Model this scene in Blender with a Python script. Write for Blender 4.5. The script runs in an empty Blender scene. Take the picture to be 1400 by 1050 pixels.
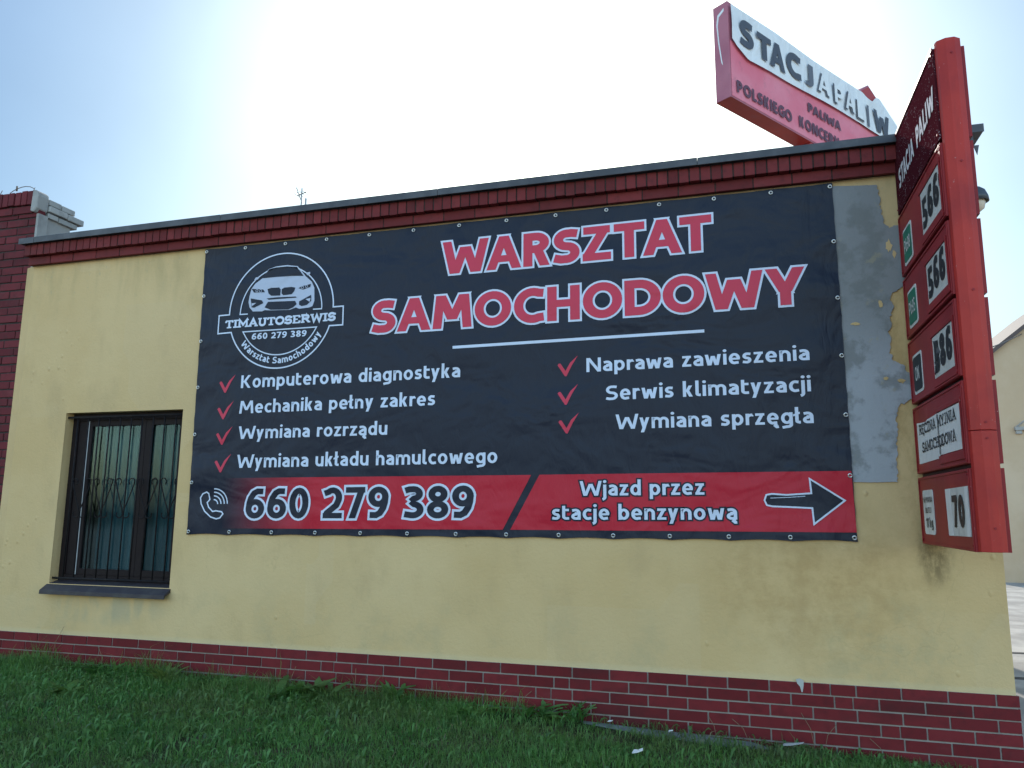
import bpy, math, random
import numpy as np
from mathutils import Matrix, Vector
random.seed(7)
rng = np.random.default_rng(11)
R = math.radians
scene = bpy.context.scene
COL = scene.collection

# ------------------------------------------------------------------ camera
cam_d = bpy.data.cameras.new('camera'); cam = bpy.data.objects.new('camera', cam_d); COL.objects.link(cam)
cam_d.sensor_width = 36; cam_d.lens = 27.17; cam_d.clip_start = .05; cam_d.clip_end = 3000
cam.matrix_world = Matrix(((0.960824, 0.037572, 0.2746, 6.0875), (0.277046, -0.158428, -0.947706, -5.5279),
                           (0.007897, 0.986655, -0.162631, 1.0632), (0, 0, 0, 1)))
scene.camera = cam

# ------------------------------------------------------------------ sky, sun, exposure
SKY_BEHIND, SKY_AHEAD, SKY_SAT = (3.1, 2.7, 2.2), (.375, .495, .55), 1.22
SUN_EL, SUN_AZ = R(31), R(-12)            # azimuth measured from +Y towards +X
sun_dir = Vector((math.sin(SUN_AZ) * math.cos(SUN_EL), math.cos(SUN_AZ) * math.cos(SUN_EL), math.sin(SUN_EL)))
world = bpy.data.worlds.new('World'); scene.world = world; world.use_nodes = True
wn, wl = world.node_tree.nodes, world.node_tree.links
sky = wn.new('ShaderNodeTexSky'); sky.sky_type = 'NISHITA'; sky.sun_disc = False
sky.sun_elevation = SUN_EL; sky.sun_rotation = SUN_AZ
sky.air_density = 1.0; sky.dust_density = 2.4; sky.ozone_density = 1.0
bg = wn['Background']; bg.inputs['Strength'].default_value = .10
# added sky gain: raised and warm behind camera to light wall, dimmed, bluer ahead
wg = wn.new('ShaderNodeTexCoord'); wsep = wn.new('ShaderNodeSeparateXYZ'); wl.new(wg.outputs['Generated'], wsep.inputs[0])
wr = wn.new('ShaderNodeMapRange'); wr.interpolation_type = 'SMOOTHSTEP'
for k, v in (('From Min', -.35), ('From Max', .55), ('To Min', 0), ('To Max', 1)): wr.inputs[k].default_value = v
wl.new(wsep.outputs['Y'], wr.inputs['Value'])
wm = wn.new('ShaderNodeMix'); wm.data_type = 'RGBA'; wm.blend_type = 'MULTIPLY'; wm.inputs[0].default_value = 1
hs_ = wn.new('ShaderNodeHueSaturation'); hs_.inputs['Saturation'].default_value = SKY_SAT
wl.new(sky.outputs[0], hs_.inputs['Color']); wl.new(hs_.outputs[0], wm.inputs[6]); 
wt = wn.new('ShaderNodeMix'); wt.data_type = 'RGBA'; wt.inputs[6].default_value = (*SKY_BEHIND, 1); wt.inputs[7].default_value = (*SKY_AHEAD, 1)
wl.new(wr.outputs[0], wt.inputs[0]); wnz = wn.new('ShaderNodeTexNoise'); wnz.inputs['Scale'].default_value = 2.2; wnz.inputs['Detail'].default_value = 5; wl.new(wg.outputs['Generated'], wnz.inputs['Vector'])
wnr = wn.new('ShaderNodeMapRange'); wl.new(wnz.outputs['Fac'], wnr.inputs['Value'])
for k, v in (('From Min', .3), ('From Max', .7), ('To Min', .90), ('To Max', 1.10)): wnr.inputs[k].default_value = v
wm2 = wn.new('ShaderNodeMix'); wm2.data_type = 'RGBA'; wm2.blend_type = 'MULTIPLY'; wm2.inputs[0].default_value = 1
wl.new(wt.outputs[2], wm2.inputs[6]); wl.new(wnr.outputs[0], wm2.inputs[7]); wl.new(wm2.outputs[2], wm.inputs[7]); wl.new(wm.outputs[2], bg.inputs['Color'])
sun_d = bpy.data.lights.new('sun', 'SUN'); sun_d.energy = 2.2; sun_d.angle = R(.55); sun_d.color = (1, .95, .87)
sun = bpy.data.objects.new('sun', sun_d); COL.objects.link(sun); sun.location = (0, 20, 20)
sun.rotation_euler = sun_dir.to_track_quat('Z', 'Y').to_euler()
scene.view_settings.view_transform = 'Standard'; scene.view_settings.look = 'None'
scene.view_settings.gamma = 1.0; scene.view_settings.exposure = 1.27

# ------------------------------------------------------------------ node helpers
class Mat:
    def __init__(s, name, base=(.5, .5, .5), rough=.7, metal=0., spec=.5):
        s.m = bpy.data.materials.new(name); s.m.use_nodes = True
        s.n, s.l = s.m.node_tree.nodes, s.m.node_tree.links
        s.b = s.n['Principled BSDF']
        s.b.inputs['Base Color'].default_value = (*base, 1)
        s.b.inputs['Roughness'].default_value = rough; s.b.inputs['Metallic'].default_value = metal
        s.b.inputs['Specular IOR Level'].default_value = spec
    def pos(s):
        if not hasattr(s, 'g'): s.g = s.n.new('ShaderNodeNewGeometry')
        return s.g.outputs['Position']
    def island(s):
        s.pos(); return s.g.outputs['Random Per Island']
    def mapped(s, scale=(1, 1, 1), loc=(0, 0, 0)):
        m = s.n.new('ShaderNodeMapping'); m.inputs['Scale'].default_value = scale; m.inputs['Location'].default_value = loc
        s.l.new(s.pos(), m.inputs[0]); return m.outputs[0]
    def noise(s, scale, detail=4, rough=.55, vec=None, dist=0):
        t = s.n.new('ShaderNodeTexNoise'); t.inputs['Scale'].default_value = scale
        t.inputs['Detail'].default_value = detail; t.inputs['Roughness'].default_value = rough
        t.inputs['Distortion'].default_value = dist
        s.l.new(vec if vec is not None else s.pos(), t.inputs['Vector']); return t.outputs['Fac']
    def voronoi(s, scale, vec=None):
        t = s.n.new('ShaderNodeTexVoronoi'); t.inputs['Scale'].default_value = scale
        s.l.new(vec if vec is not None else s.pos(), t.inputs['Vector']); return t.outputs['Distance']
    def ramp(s, fac, *stops):
        r = s.n.new('ShaderNodeMapRange'); r.interpolation_type = 'SMOOTHSTEP'
        r.inputs['From Min'].default_value, r.inputs['From Max'].default_value = stops[0], stops[1]
        r.inputs['To Min'].default_value, r.inputs['To Max'].default_value = (stops[2], stops[3]) if len(stops) > 2 else (0, 1)
        s.l.new(fac, r.inputs['Value']); return r.outputs[0]
    def math(s, op, a, b=None):
        m = s.n.new('ShaderNodeMath'); m.operation = op
        for i, v in enumerate((a, b)):
            if v is None: continue
            if isinstance(v, (int, float)): m.inputs[i].default_value = v
            else: s.l.new(v, m.inputs[i])
        return m.outputs[0]
    def mul(s, a, b): return s.math('MULTIPLY', a, b)
    def axis(s, k):
        if not hasattr(s, 'sx'):
            s.sx = s.n.new('ShaderNodeSeparateXYZ'); s.l.new(s.pos(), s.sx.inputs[0])
        return s.sx.outputs[k]
    def mix(s, fac, a, b, mode='MIX'):
        m = s.n.new('ShaderNodeMix'); m.data_type = 'RGBA'; m.blend_type = mode
        for idx, v in ((0, fac), (6, a), (7, b)):
            if isinstance(v, (int, float)): m.inputs[idx].default_value = v
            elif isinstance(v, tuple): m.inputs[idx].default_value = (*v, 1)
            else: s.l.new(v, m.inputs[idx])
        return m.outputs[2]
    def color(s, c): s.l.new(c, s.b.inputs['Base Color']); return s
    def rough(s, c): s.l.new(c, s.b.inputs['Roughness']); return s
    def bump(s, h, strength=.3, dist=.01):
        b = s.n.new('ShaderNodeBump'); b.inputs['Strength'].default_value = strength; b.inputs['Distance'].default_value = dist
        s.l.new(h, b.inputs['Height']); s.l.new(b.outputs[0], s.b.inputs['Normal']); return s
    def gauss(s, cx, cz, rx, rz, lo=0, hi=1):      # soft blotch in the wall plane
        dx = s.mul(s.math('SUBTRACT', s.axis(0), cx), 1 / rx); dz = s.mul(s.math('SUBTRACT', s.axis(2), cz), 1 / rz)
        d = s.math('ADD', s.mul(dx, dx), s.mul(dz, dz))
        return s.ramp(d, 0, 1, 1, 0)

def island_mat(name, c0, c1, rough=.8, nscale=30, dirt=(.1, .09, .08), bump=.15, bloom=0):
    m = Mat(name, c0, rough, spec=.2)
    c = m.mix(m.island(), c0, c1)
    c = m.mix(m.mul(m.ramp(m.noise(nscale, 5), .45, .75), .45), c, dirt)
    if bloom:
        c = m.mix(m.mul(m.ramp(m.noise(2.1, 6, .7, m.mapped((1, 1, 2.2), (5, 0, 2))), .52, .74), bloom), c, (.26, .20, .19))
        c = m.mix(m.mul(m.ramp(m.noise(1.4, 5, .6, m.mapped((1, 1, 2), (1, 3, 8))), .5, .7), .5), c, (.045, .015, .015))
    m.color(c).bump(m.noise(90, 4), bump, .004); return m.m

# plaster -----------------------------------------------------------
def plaster():
    m = Mat('ochre_plaster', rough=.88, spec=.25)
    c = m.mix(m.ramp(m.noise(.9, 4), .3, .7), (.590, .405, .192), (.650, .465, .240))
    c = m.mix(m.mul(m.ramp(m.noise(2.6, 6, .6, m.mapped((1, 1, .55), (3, 0, 1))), .5, .72), .55), c, (.50, .35, .178))
    # repaint patches with straight edges
    v = m.n.new('ShaderNodeTexVoronoi'); v.distance = 'CHEBYCHEV'; v.inputs['Scale'].default_value = 1.1
    m.l.new(m.mapped((1, .01, .8)), v.inputs['Vector'])
    sep = m.n.new('ShaderNodeSeparateColor'); m.l.new(v.outputs['Color'], sep.inputs[0])
    c = m.mix(m.mul(m.ramp(sep.outputs[0], .55, .8), .25), c, (.63, .47, .27))
    # drips below the cornice
    st = m.noise(3.2, 5, .6, m.mapped((1.5, 1, .35)))
    top = m.ramp(m.axis(2), 2.55, 3.35)
    c = m.mix(m.mul(m.mul(m.ramp(st, .46, .70), top), .42), c, (.36, .28, .14))
    c = m.mix(m.mul(m.ramp(m.noise(26, 3, .6, m.mapped((1, 1, .5))), .60, .75), m.mul(top, .5)), c, (.36, .33, .24))
    # splash dirt near the plinth, pale line at its top edge
    low = m.ramp(m.axis(2), .75, .05)
    c = m.mix(m.mul(m.mul(m.ramp(m.noise(3.4, 6, .65), .46, .72), low), .38), c, (.42, .345, .20))
    c = m.mix(m.mul(m.ramp(m.axis(2), .045, .012), .4), c, (.62, .51, .31))
    # brown weathering to the right of the banner foot
    br = m.mul(m.gauss(6.6, .60, .95, .65), m.ramp(m.noise(5, 6, .7), .35, .65))
    c = m.mix(m.mul(br, .55), c, (.43, .275, .115))
    gr = m.mul(m.gauss(7.0, .25, .55, .40), m.ramp(m.noise(7, 6, .7, m.mapped((1, 1, 1), (9, 1, 2))), .42, .66))
    c = m.mix(m.mul(gr, .32), c, (.38, .33, .19))
    br2 = m.mul(m.gauss(7.28, 1.9, .30, 1.6), m.ramp(m.noise(6, 6, .7, m.mapped((1, 1, .6), (2, 5, 2))), .38, .66))
    c = m.mix(m.mul(br2, .6), c, (.36, .235, .09))
    # hairline cracks and chips
    ve = m.n.new('ShaderNodeTexVoronoi'); ve.feature = 'DISTANCE_TO_EDGE'; ve.inputs['Scale'].default_value = .8
    wv = m.n.new('ShaderNodeVectorMath'); wv.operation = 'ADD'; nzc = m.n.new('ShaderNodeTexNoise'); nzc.inputs['Scale'].default_value = 4; nzc.inputs['Detail'].default_value = 5
    m.l.new(m.pos(), nzc.inputs['Vector']); m.l.new(m.pos(), wv.inputs[0]); wsx = m.n.new('ShaderNodeVectorMath'); wsx.operation = 'SCALE'; wsx.inputs['Scale'].default_value = .35
    m.l.new(nzc.outputs['Color'], wsx.inputs[0]); m.l.new(wsx.outputs[0], wv.inputs[1]); m.l.new(wv.outputs[0], ve.inputs['Vector'])
    crack = m.mul(m.ramp(ve.outputs['Distance'], .0035, .0005), m.ramp(m.noise(.9, 2, .5, m.mapped((1, 1, 1), (7, 7, 1))), .50, .60))
    c = m.mix(m.mul(crack, .16), c, (.30, .22, .11))
    # dirty run under the price sign
    ru = m.mul(m.gauss(7.27, .83, .13, .27), m.ramp(m.noise(11, 6, .7, m.mapped((1.2, 1, .6), (1, 0, 0))), .32, .62))
    c = m.mix(m.mul(ru, .8), c, (.165, .115, .055))
    # grey wash under the window sill
    si = m.mul(m.gauss(.95, .26, .72, .20), m.ramp(m.noise(4, 4, .5, m.mapped((2, 1, .6))), .35, .6))
    c = m.mix(m.mul(si, .55), c, (.36, .33, .23))
    sp = m.ramp(m.voronoi(9), .0, .035, 1, 0)
    c = m.mix(m.mul(sp, m.mul(m.ramp(m.noise(1.6, 2), .5, .62), .5)), c, (.22, .18, .11))
    m.color(c)
    bl = m.mul(m.ramp(m.voronoi(11, m.mapped((1, 1, .8))), .22, .0), m.ramp(m.noise(1.2, 2, .5, m.mapped((1, 1, 1), (2, 0, 5))), .56, .66))
    h = m.math('ADD', m.math('ADD', m.mul(m.noise(3, 4), 1.2), m.mul(m.noise(38, 6, .7), .6)), m.mul(bl, 1.3))
    m.bump(h, .5, .014); return m.m
def cement():
    m = Mat('cement_render', rough=.9, spec=.2)
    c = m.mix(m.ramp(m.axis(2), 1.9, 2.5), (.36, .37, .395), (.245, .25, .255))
    c = m.mix(m.mul(m.ramp(m.noise(4.5, 6, .6), .48, .60), .65), c, (.175, .18, .175))
    c = m.mix(m.mul(m.ramp(m.noise(7, 5, .6, m.mapped((1, 1, 1), (4, 4, 4))), .6, .68), .5), c, (.36, .32, .22))
    m.color(c); m.bump(m.math('ADD', m.noise(6, 5, .6), m.mul(m.noise(60, 4), .3)), .45, .015); return m.m

P = {}
P['plaster'] = plaster(); P['cement'] = cement()
P['plinth_brick'] = island_mat('plinth_tile', (.120, .011, .014), (.175, .019, .023), .7, 18, (.07, .012, .014), .1, .05)
P['plinth_joint'] = island_mat('plinth_mortar', (.30, .265, .24), (.30, .265, .24), .95, 12, (.16, .14, .13), .4)
P['cornice_brick'] = island_mat('cornice_brick', (.125, .018, .020), (.190, .030, .032), .7, 20, (.06, .016, .018), .15, .06)
P['dark_joint'] = island_mat('dark_mortar', (.045, .035, .033), (.045, .035, .033), .95)
P['house_brick'] = island_mat('side_brick', (.105, .016, .021), (.165, .028, .034), .8, 14, (.06, .022, .024), .35, .12)
P['grey_brick'] = island_mat('whitewashed_brick', (.34, .34, .33), (.46, .45, .43), .9, 9, (.15, .145, .14), .5)
P['grey_mortar'] = island_mat('rough_mortar', (.36, .35, .335), (.36, .35, .335), .95, 7, (.17, .165, .16), 1.0)
def flashing():
    m = Mat('roof_flashing', rough=.5, metal=.0, spec=.5)
    c = m.mix(m.ramp(m.noise(6, 5, .6), .4, .7), (.036, .037, .046), (.072, .072, .082)); m.color(c)
    m.bump(m.noise(4, 3), .2, .01); return m.m
P['flashing'] = flashing()
P['bitumen'] = island_mat('roof_felt', (.05, .05, .05), (.05, .05, .05), .95)

def vinyl(name, c, rough=.42, c2=None, x0=0, x1=1, flake=None):
    m = Mat(name, c, rough, spec=.22)
    if c2: m.color(m.mix(m.ramp(m.axis(0), x0, x1), c, c2))
    h = m.math('ADD', m.noise(1.3, 3, .5, m.mapped((1, 1, 1.6)), .6), m.mul(m.noise(5, 3, .5, m.mapped((1.6, 1, .7)), 1.0), .22))
    # puckers between the eyelets along the upper and lower hem
    pk = m.math('SINE', m.mul(m.math('ADD', m.axis(0), .22), 15.95))
    rim_ = m.math('ADD', m.ramp(m.axis(2), 1.10, .86), m.ramp(m.axis(2), 3.10, 3.34))
    h = m.math('ADD', h, m.mul(m.mul(pk, rim_), .14))
    side_ = m.math('ADD', m.ramp(m.axis(0), 2.0, 1.68), m.ramp(m.axis(0), 6.45, 6.82))
    h = m.math('ADD', h, m.mul(m.mul(m.math('SINE', m.mul(m.axis(2), 15.4)), side_), .12))
    m.bump(h, .9, .05); return m.m
P['banner_dark'] = vinyl('banner_navy', (.0115, .0155, .031))
P['banner_white'] = vinyl('banner_white_print', (.60, .66, .80))
P['banner_red'] = vinyl('banner_red_print', (.47, .016, .036))
P['banner_headline'] = vinyl('banner_headline_red', (.58, .045, .085))
P['banner_fade'] = vinyl('banner_red_fade', (.0115, .0155, .031), .42, (.47, .016, .036), 1.98, 2.95)
P['banner_car'] = vinyl('banner_car_print', (.46, .50, .62))
P['steel'] = Mat('eyelet_steel', (.62, .62, .62), .35, .9).m

def sign_red(name, c0, c1, rough=.45):
    m = Mat(name, c0, rough, spec=.22)
    c = m.mix(m.ramp(m.noise(3.5, 5, .6), .35, .7), c0, c1)
    c = m.mix(m.mul(m.ramp(m.noise(60, 3, .6), .70, .74), .5), c, (.5, .35, .33))
    c = m.mix(m.mul(m.ramp(m.noise(5, 6, .7, m.mapped((3, 3, .35))), .5, .75), .3), c, (.12, .016, .016))
    c = m.mix(m.mul(m.ramp(m.noise(14, 6, .75, m.mapped((1, 1, .15), (2, 2, 2))), .66, .70), .35), c, (.42, .20, .19))
    m.color(c); m.bump(m.noise(2.5, 3), .15, .02); return m.m
P['totem_red'] = sign_red('price_sign_red', (.285, .019, .023), (.225, .015, .020))
P['nose_red'] = sign_red('price_sign_edge_red', (.43, .034, .025), (.33, .024, .022), .42)
P['totem_dark'] = Mat('price_sign_core', (.03, .012, .012), .7).m
def flaked():
    m = Mat('flaking_header', rough=.95, spec=0)
    v = m.mapped((1, 1, 1))
    f = m.math('ADD', m.mul(m.noise(95, 2, .6), .75), m.mul(m.noise(7, 4, .7, m.mapped((1, 1, 1), (1, 7, 3))), .32))
    c = m.mix(m.ramp(f, .655, .675), (.060, .011, .016), (.30, .24, .26))
    m.color(c); return m.m
P['flaked'] = flaked()
def letter_flaked():
    m = Mat('flaking_letters', rough=.95, spec=0)
    f = m.noise(48, 3, .65, m.mapped((1, 1, .7)))
    m.color(m.mix(m.ramp(f, .32, .36), (.060, .011, .016), (.62, .58, .60))); return m.m
P['letter_flaked'] = letter_flaked()
def paper(name, c, dirt=(.3, .29, .27), amt=.5):
    m = Mat(name, c, .6)
    m.color(m.mix(m.mul(m.ramp(m.noise(9, 5, .65, m.mapped((1, 1, .6))), .45, .72), amt), c, dirt)); return m.m
P['card'] = paper('price_card', (.54, .53, .50)); P['card_white'] = paper('white_notice', (.66, .65, .64), (.4, .4, .38), .35)
P['ink'] = Mat('black_ink', (.012, .013, .016), .5).m
P['ink_grey'] = Mat('smeared_ink', (.10, .10, .11), .6).m
P['tag_green'] = paper('green_tag', (.010, .155, .095), (.02, .10, .07)); P['tag_dark'] = paper('black_tag', (.010, .016, .022), (.03, .03, .035))
P['tag_white'] = paper('tag_border', (.62, .62, .60))
P['alu'] = Mat('aluminium_trim', (.42, .40, .40), .4, .6).m
def faded(name, c0, c1):
    m = Mat(name, c0, .55)
    c = m.mix(m.ramp(m.noise(1.2, 4), .35, .65), c0, c1)
    c = m.mix(m.mul(m.ramp(m.noise(6, 5, .7), .55, .7), .25), c, (.30, .12, .15)); m.color(c); return m.m
P['sign_pink'] = faded('faded_pink_face', (.76, .17, .235), (.80, .25, .32))
P['sign_case'] = faded('faded_red_case', (.36, .10, .15), (.45, .15, .20))
P['sign_under'] = faded('red_underside', (.48, .06, .055), (.40, .05, .05))
def cloth():
    m = Mat('white_cloth', (.68, .69, .72), .75)
    m.color(m.mix(m.mul(m.ramp(m.noise(2.2, 5, .6), .45, .7), .4), (.80, .81, .83), (.62, .64, .68)))
    m.bump(m.noise(2.2, 3, .5, m.mapped((1.5, 1.5, .8)), 1.0), .6, .08); return m.m
P['cloth'] = cloth()
P['letter_dark'] = Mat('faded_black_letter', (.075, .085, .11), .6).m
P['letter_mid'] = Mat('greyed_letter', (.13, .14, .17), .6).m
P['letter_maroon'] = Mat('maroon_letter', (.13, .055, .085), .6).m
P['frame_brown'] = island_mat('window_brown', (.014, .008, .009), (.014, .008, .009), .6, 20, (.022, .017, .017)); P['frame_brown'].node_tree.nodes['Principled BSDF'].inputs['Specular IOR Level'].default_value = .2
P['iron'] = island_mat('painted_iron', (.008, .007, .009), (.008, .007, .009), .7, 40, (.05, .03, .025))
P['sill'] = island_mat('sill_metal', (.045, .038, .045), (.045, .038, .045), .42, 10, (.09, .085, .08))
P['strip_white'] = Mat('white_sealing_strip', (.55, .56, .58), .5).m
P['room'] = Mat('room_dark', (.02, .022, .026), .9).m
def curtain():
    m = Mat('teal_curtain', (.05, .11, .12), .85)
    c = m.mix(m.ramp(m.noise(2.2, 3, .5, m.mapped((3.5, 1, .25))), .38, .62), (.013, .052, .072), (.042, .112, .140))
    m.color(c); return m.m
P['curtain'] = curtain()
def glass():
    m = Mat('window_glass', (.5, .6, .6), .05)
    out = m.n['Material Output']; tr = m.n.new('ShaderNodeBsdfTransparent'); tr.inputs[0].default_value = (.80, .90, .90, 1)
    gl = m.n.new('ShaderNodeBsdfGlossy'); gl.inputs['Roughness'].default_value = .06; gl.inputs['Color'].default_value = (.55, .72, .80, 1)
    fr = m.n.new('ShaderNodeFresnel'); fr.inputs[0].default_value = 1.30
    mx = m.n.new('ShaderNodeMixShader'); m.l.new(fr.outputs[0], mx.inputs[0]); m.l.new(tr.outputs[0], mx.inputs[1]); m.l.new(gl.outputs[0], mx.inputs[2])
    m.l.new(mx.outputs[0], out.inputs[0]); return m.m
P['glass'] = glass()
def soil():
    m = Mat('lawn_soil', rough=.95, spec=.1)
    c = m.mix(m.ramp(m.noise(3, 5, .6), .4, .65), (.035, .042, .018), (.085, .070, .042))
    m.color(c); m.bump(m.noise(14, 5), .7, .03); return m.m
P['soil'] = soil()
def blades(name, c0, c1, c2, dry):
    m = Mat(name, c0, .55, spec=.45)
    i = m.island()
    c = m.mix(m.ramp(i, 0, .6), c0, c1); c = m.mix(m.ramp(i, .55, .9), c, c2)
    c = m.mix(m.mul(m.ramp(m.noise(5.5, 4, .6, m.mapped((1, 1, .2), (6, 2, 0))), .50, .34), .55), c, (c0[0] * .45, c0[1] * .55, c0[2] * .55))
    c = m.mix(m.mul(m.ramp(m.noise(1.8, 4), .42, .66), .55), c, (c0[0] * 2.0, c0[1] * 1.02, c0[2] * 1.6))
    c = m.mix(m.mul(m.ramp(m.noise(1.1, 5, .6, m.mapped((1, 1, 1), (3, 8, 0))), .56, .70), .5), c, (dry[0] * .62, dry[1] * .85, dry[2] * .7))
    c = m.mix(m.ramp(i, .955, .975), c, dry); m.color(c)
    m.b.inputs['Subsurface Weight'].default_value = 0
    out = m.n['Material Output']; tl = m.n.new('ShaderNodeBsdfTranslucent'); m.l.new(c, tl.inputs[0])
    mx = m.n.new('ShaderNodeMixShader'); mx.inputs[0].default_value = .42
    m.l.new(m.b.outputs[0], mx.inputs[1]); m.l.new(tl.outputs[0], mx.inputs[2]); m.l.new(mx.outputs[0], out.inputs[0]); return m.m
P['grass'] = blades('grass_blade', (.080, .215, .042), (.125, .295, .060), (.190, .37, .098), (.26, .23, .12))
P['leaf'] = blades('weed_leaf', (.070, .185, .036), (.105, .245, .055), (.150, .31, .09), (.10, .18, .07))
P['leaf_bright'] = blades('bright_leaf', (.085, .190, .035), (.115, .235, .045), (.15, .27, .065), (.10, .20, .04))
def concrete(name, c0, c1, s=5):
    m = Mat(name, rough=.92, spec=.2)
    c = m.mix(m.ramp(m.noise(s, 6, .65), .35, .68), c0, c1)
    m.color(c); m.bump(m.noise(s * 8, 4), .4, .01); return m.m
P['footing'] = concrete('old_concrete', (.17, .18, .17), (.27, .28, .27), 6)
P['lane'] = concrete('pale_paving', (.27, .25, .225), (.44, .41, .365), 1.4)
P['road'] = concrete('street_asphalt', (.16, .155, .15), (.22, .215, .21), .8)
P['slot'] = concrete('drain_slot', (.03, .03, .03), (.10, .095, .09), 9)
P['house_wall'] = concrete('beige_house_render', (.50, .37, .245), (.56, .43, .30), .7)
P['tile'] = Mat('dark_roof_edge', (.10, .075, .07), .8).m
P['lamp_shade'] = Mat('grey_lamp_shade', (.045, .055, .07), .4).m
P['lamp_glass'] = Mat('frosted_lamp_glass', (.62, .52, .42), .35).m
P['cable'] = Mat('cable_rubber', (.05, .05, .05), .6).m
P['aerial'] = Mat('aerial_metal', (.30, .30, .31), .45, .7).m
P['rust'] = island_mat('rusty_wire', (.16, .13, .11), (.16, .13, .11), .7)
P['scrap'] = paper('litter_white', (.75, .75, .73), (.5, .5, .48), .3)
P['smear'] = Mat('spilled_filler', (.42, .42, .40), .8).m

# ------------------------------------------------------------------ object helpers
def world_loc(o):
    v = Vector((0, 0, 0))
    while o is not None: v += o.location; o = o.parent
    return v
def tag(o, label=None, cat=None, group=None, kind=None):
    for k, v in (('label', label), ('category', cat), ('group', group), ('kind', kind)):
        if v: o[k] = v
    return o
def thing(name, label, cat, loc, group=None):
    o = bpy.data.objects.new(name, None); COL.objects.link(o); o.location = loc; o.empty_display_size = .1
    return tag(o, label, cat, group)
class MB:
    def __init__(s): s.v, s.f = [], []
    def add(s, vs, fs):
        n = len(s.v); s.v += [tuple(map(float, p)) for p in vs]; s.f += [tuple(i + n for i in f) for f in fs]; return s
    def quad(s, a, b, c, d): return s.add([a, b, c, d], [(0, 1, 2, 3)])
    def box(s, x0, x1, y0, y1, z0, z1, shear=0):
        h = lambda x: shear * x
        vs = [(x, y, z + h(x)) for z in (z0, z1) for x, y in ((x0, y0), (x1, y0), (x1, y1), (x0, y1))]
        return s.add(vs, [(3, 2, 1, 0), (4, 5, 6, 7), (0, 1, 5, 4), (1, 2, 6, 5), (2, 3, 7, 6), (3, 0, 4, 7)])
    def prism(s, poly, d):                           # polygon of 3-D points extruded by vector d
        n = len(poly); q = [tuple(np.add(p, d)) for p in poly]
        return s.add(list(poly) + q, [tuple(range(n - 1, -1, -1)), tuple(range(n, 2 * n))] + [(i, (i + 1) % n, n + (i + 1) % n, n + i) for i in range(n)])
    def tube(s, path, r, k=6, closed=False):
        pts = [Vector(p) for p in path]; n = len(pts); rings = []
        for i, p in enumerate(pts):
            if closed: t = (pts[(i + 1) % n] - pts[i - 1])
            else: t = pts[min(i + 1, n - 1)] - pts[max(i - 1, 0)]
            t.normalize(); a = t.cross(Vector((0, 0, 1)));
            if a.length < .05: a = t.cross(Vector((0, 1, 0)))
            a.normalize(); b = t.cross(a)
            rr = r[i] if isinstance(r, (list, tuple)) else r
            rings.append([p + (a * math.cos(2 * math.pi * j / k) + b * math.sin(2 * math.pi * j / k)) * rr for j in range(k)])
        vs = [v for q in rings for v in q]; fs = []
        for i in range(n if closed else n - 1):
            for j in range(k):
                fs.append((i * k + j, i * k + (j + 1) % k, ((i + 1) % n) * k + (j + 1) % k, ((i + 1) % n) * k + j))
        if not closed: fs += [tuple(range(k - 1, -1, -1)), tuple((n - 1) * k + j for j in range(k))]
        return s.add(vs, fs)
    def build(s, name, mat, parent=None, smooth=False, loc=None, bevel=0):
        o_loc = Vector(loc) if loc is not None else Vector((0, 0, 0))
        base = world_loc(parent) + o_loc
        me = bpy.data.meshes.new(name)
        me.from_pydata([(v[0] - base.x, v[1] - base.y, v[2] - base.z) for v in s.v], [], s.f)
        me.materials.append(P[mat] if isinstance(mat, str) else mat)
        if smooth: me.polygons.foreach_set('use_smooth', [True] * len(me.polygons))
        me.update()
        o = bpy.data.objects.new(name, me); COL.objects.link(o); o.parent = parent; o.location = o_loc
        if bevel:
            b = o.modifiers.new('bevel', 'BEVEL'); b.width = bevel; b.segments = 2; b.limit_method = 'ANGLE'; b.angle_limit = R(40)
        return o
def structure(mb, name, mat, smooth=False): return tag(mb.build(name, mat, smooth=smooth), kind='structure')

# flat lettering: strokes in a plane (x, z), mapped to the world by a function -------------
def strip(pts, w, closed=False):
    """mitred ribbon along 2-D points -> (verts, quads)"""
    P2 = [np.array(p, float) for p in pts]; n = len(P2); L, Q = [], []
    for i in range(n):
        if closed: d0, d1 = P2[i] - P2[i - 1], P2[(i + 1) % n] - P2[i]
        else: d0 = P2[i] - P2[i - 1] if i else P2[1] - P2[0]; d1 = P2[i + 1] - P2[i] if i < n - 1 else d0
        d0 = d0 / (np.linalg.norm(d0) + 1e-9); d1 = d1 / (np.linalg.norm(d1) + 1e-9)
        n0, n1 = np.array([-d0[1], d0[0]]), np.array([-d1[1], d1[0]])
        m = n0 + n1; m = m / (np.linalg.norm(m) + 1e-9); k = w / 2 / max(.45, float(m @ n0))
        L.append(P2[i] + m * k); Q.append(P2[i] - m * k)
    vs = [tuple(p) for p in L] + [tuple(p) for p in Q]
    fs = [(i, (i + 1) % n, n + (i + 1) % n, n + i) for i in range(n if closed else n - 1)]
    return vs, fs
def add_strip(mb, pts, w, to_world, closed=False):
    vs, fs = strip(pts, w, closed); mb.add([to_world(*v) for v in vs], fs)
def arc(cx, cz, r, a0, a1, n=24): return [(cx + r * math.cos(R(a0 + (a1 - a0) * i / n)), cz + r * math.sin(R(a0 + (a1 - a0) * i / n))) for i in range(n + 1)]
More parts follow.
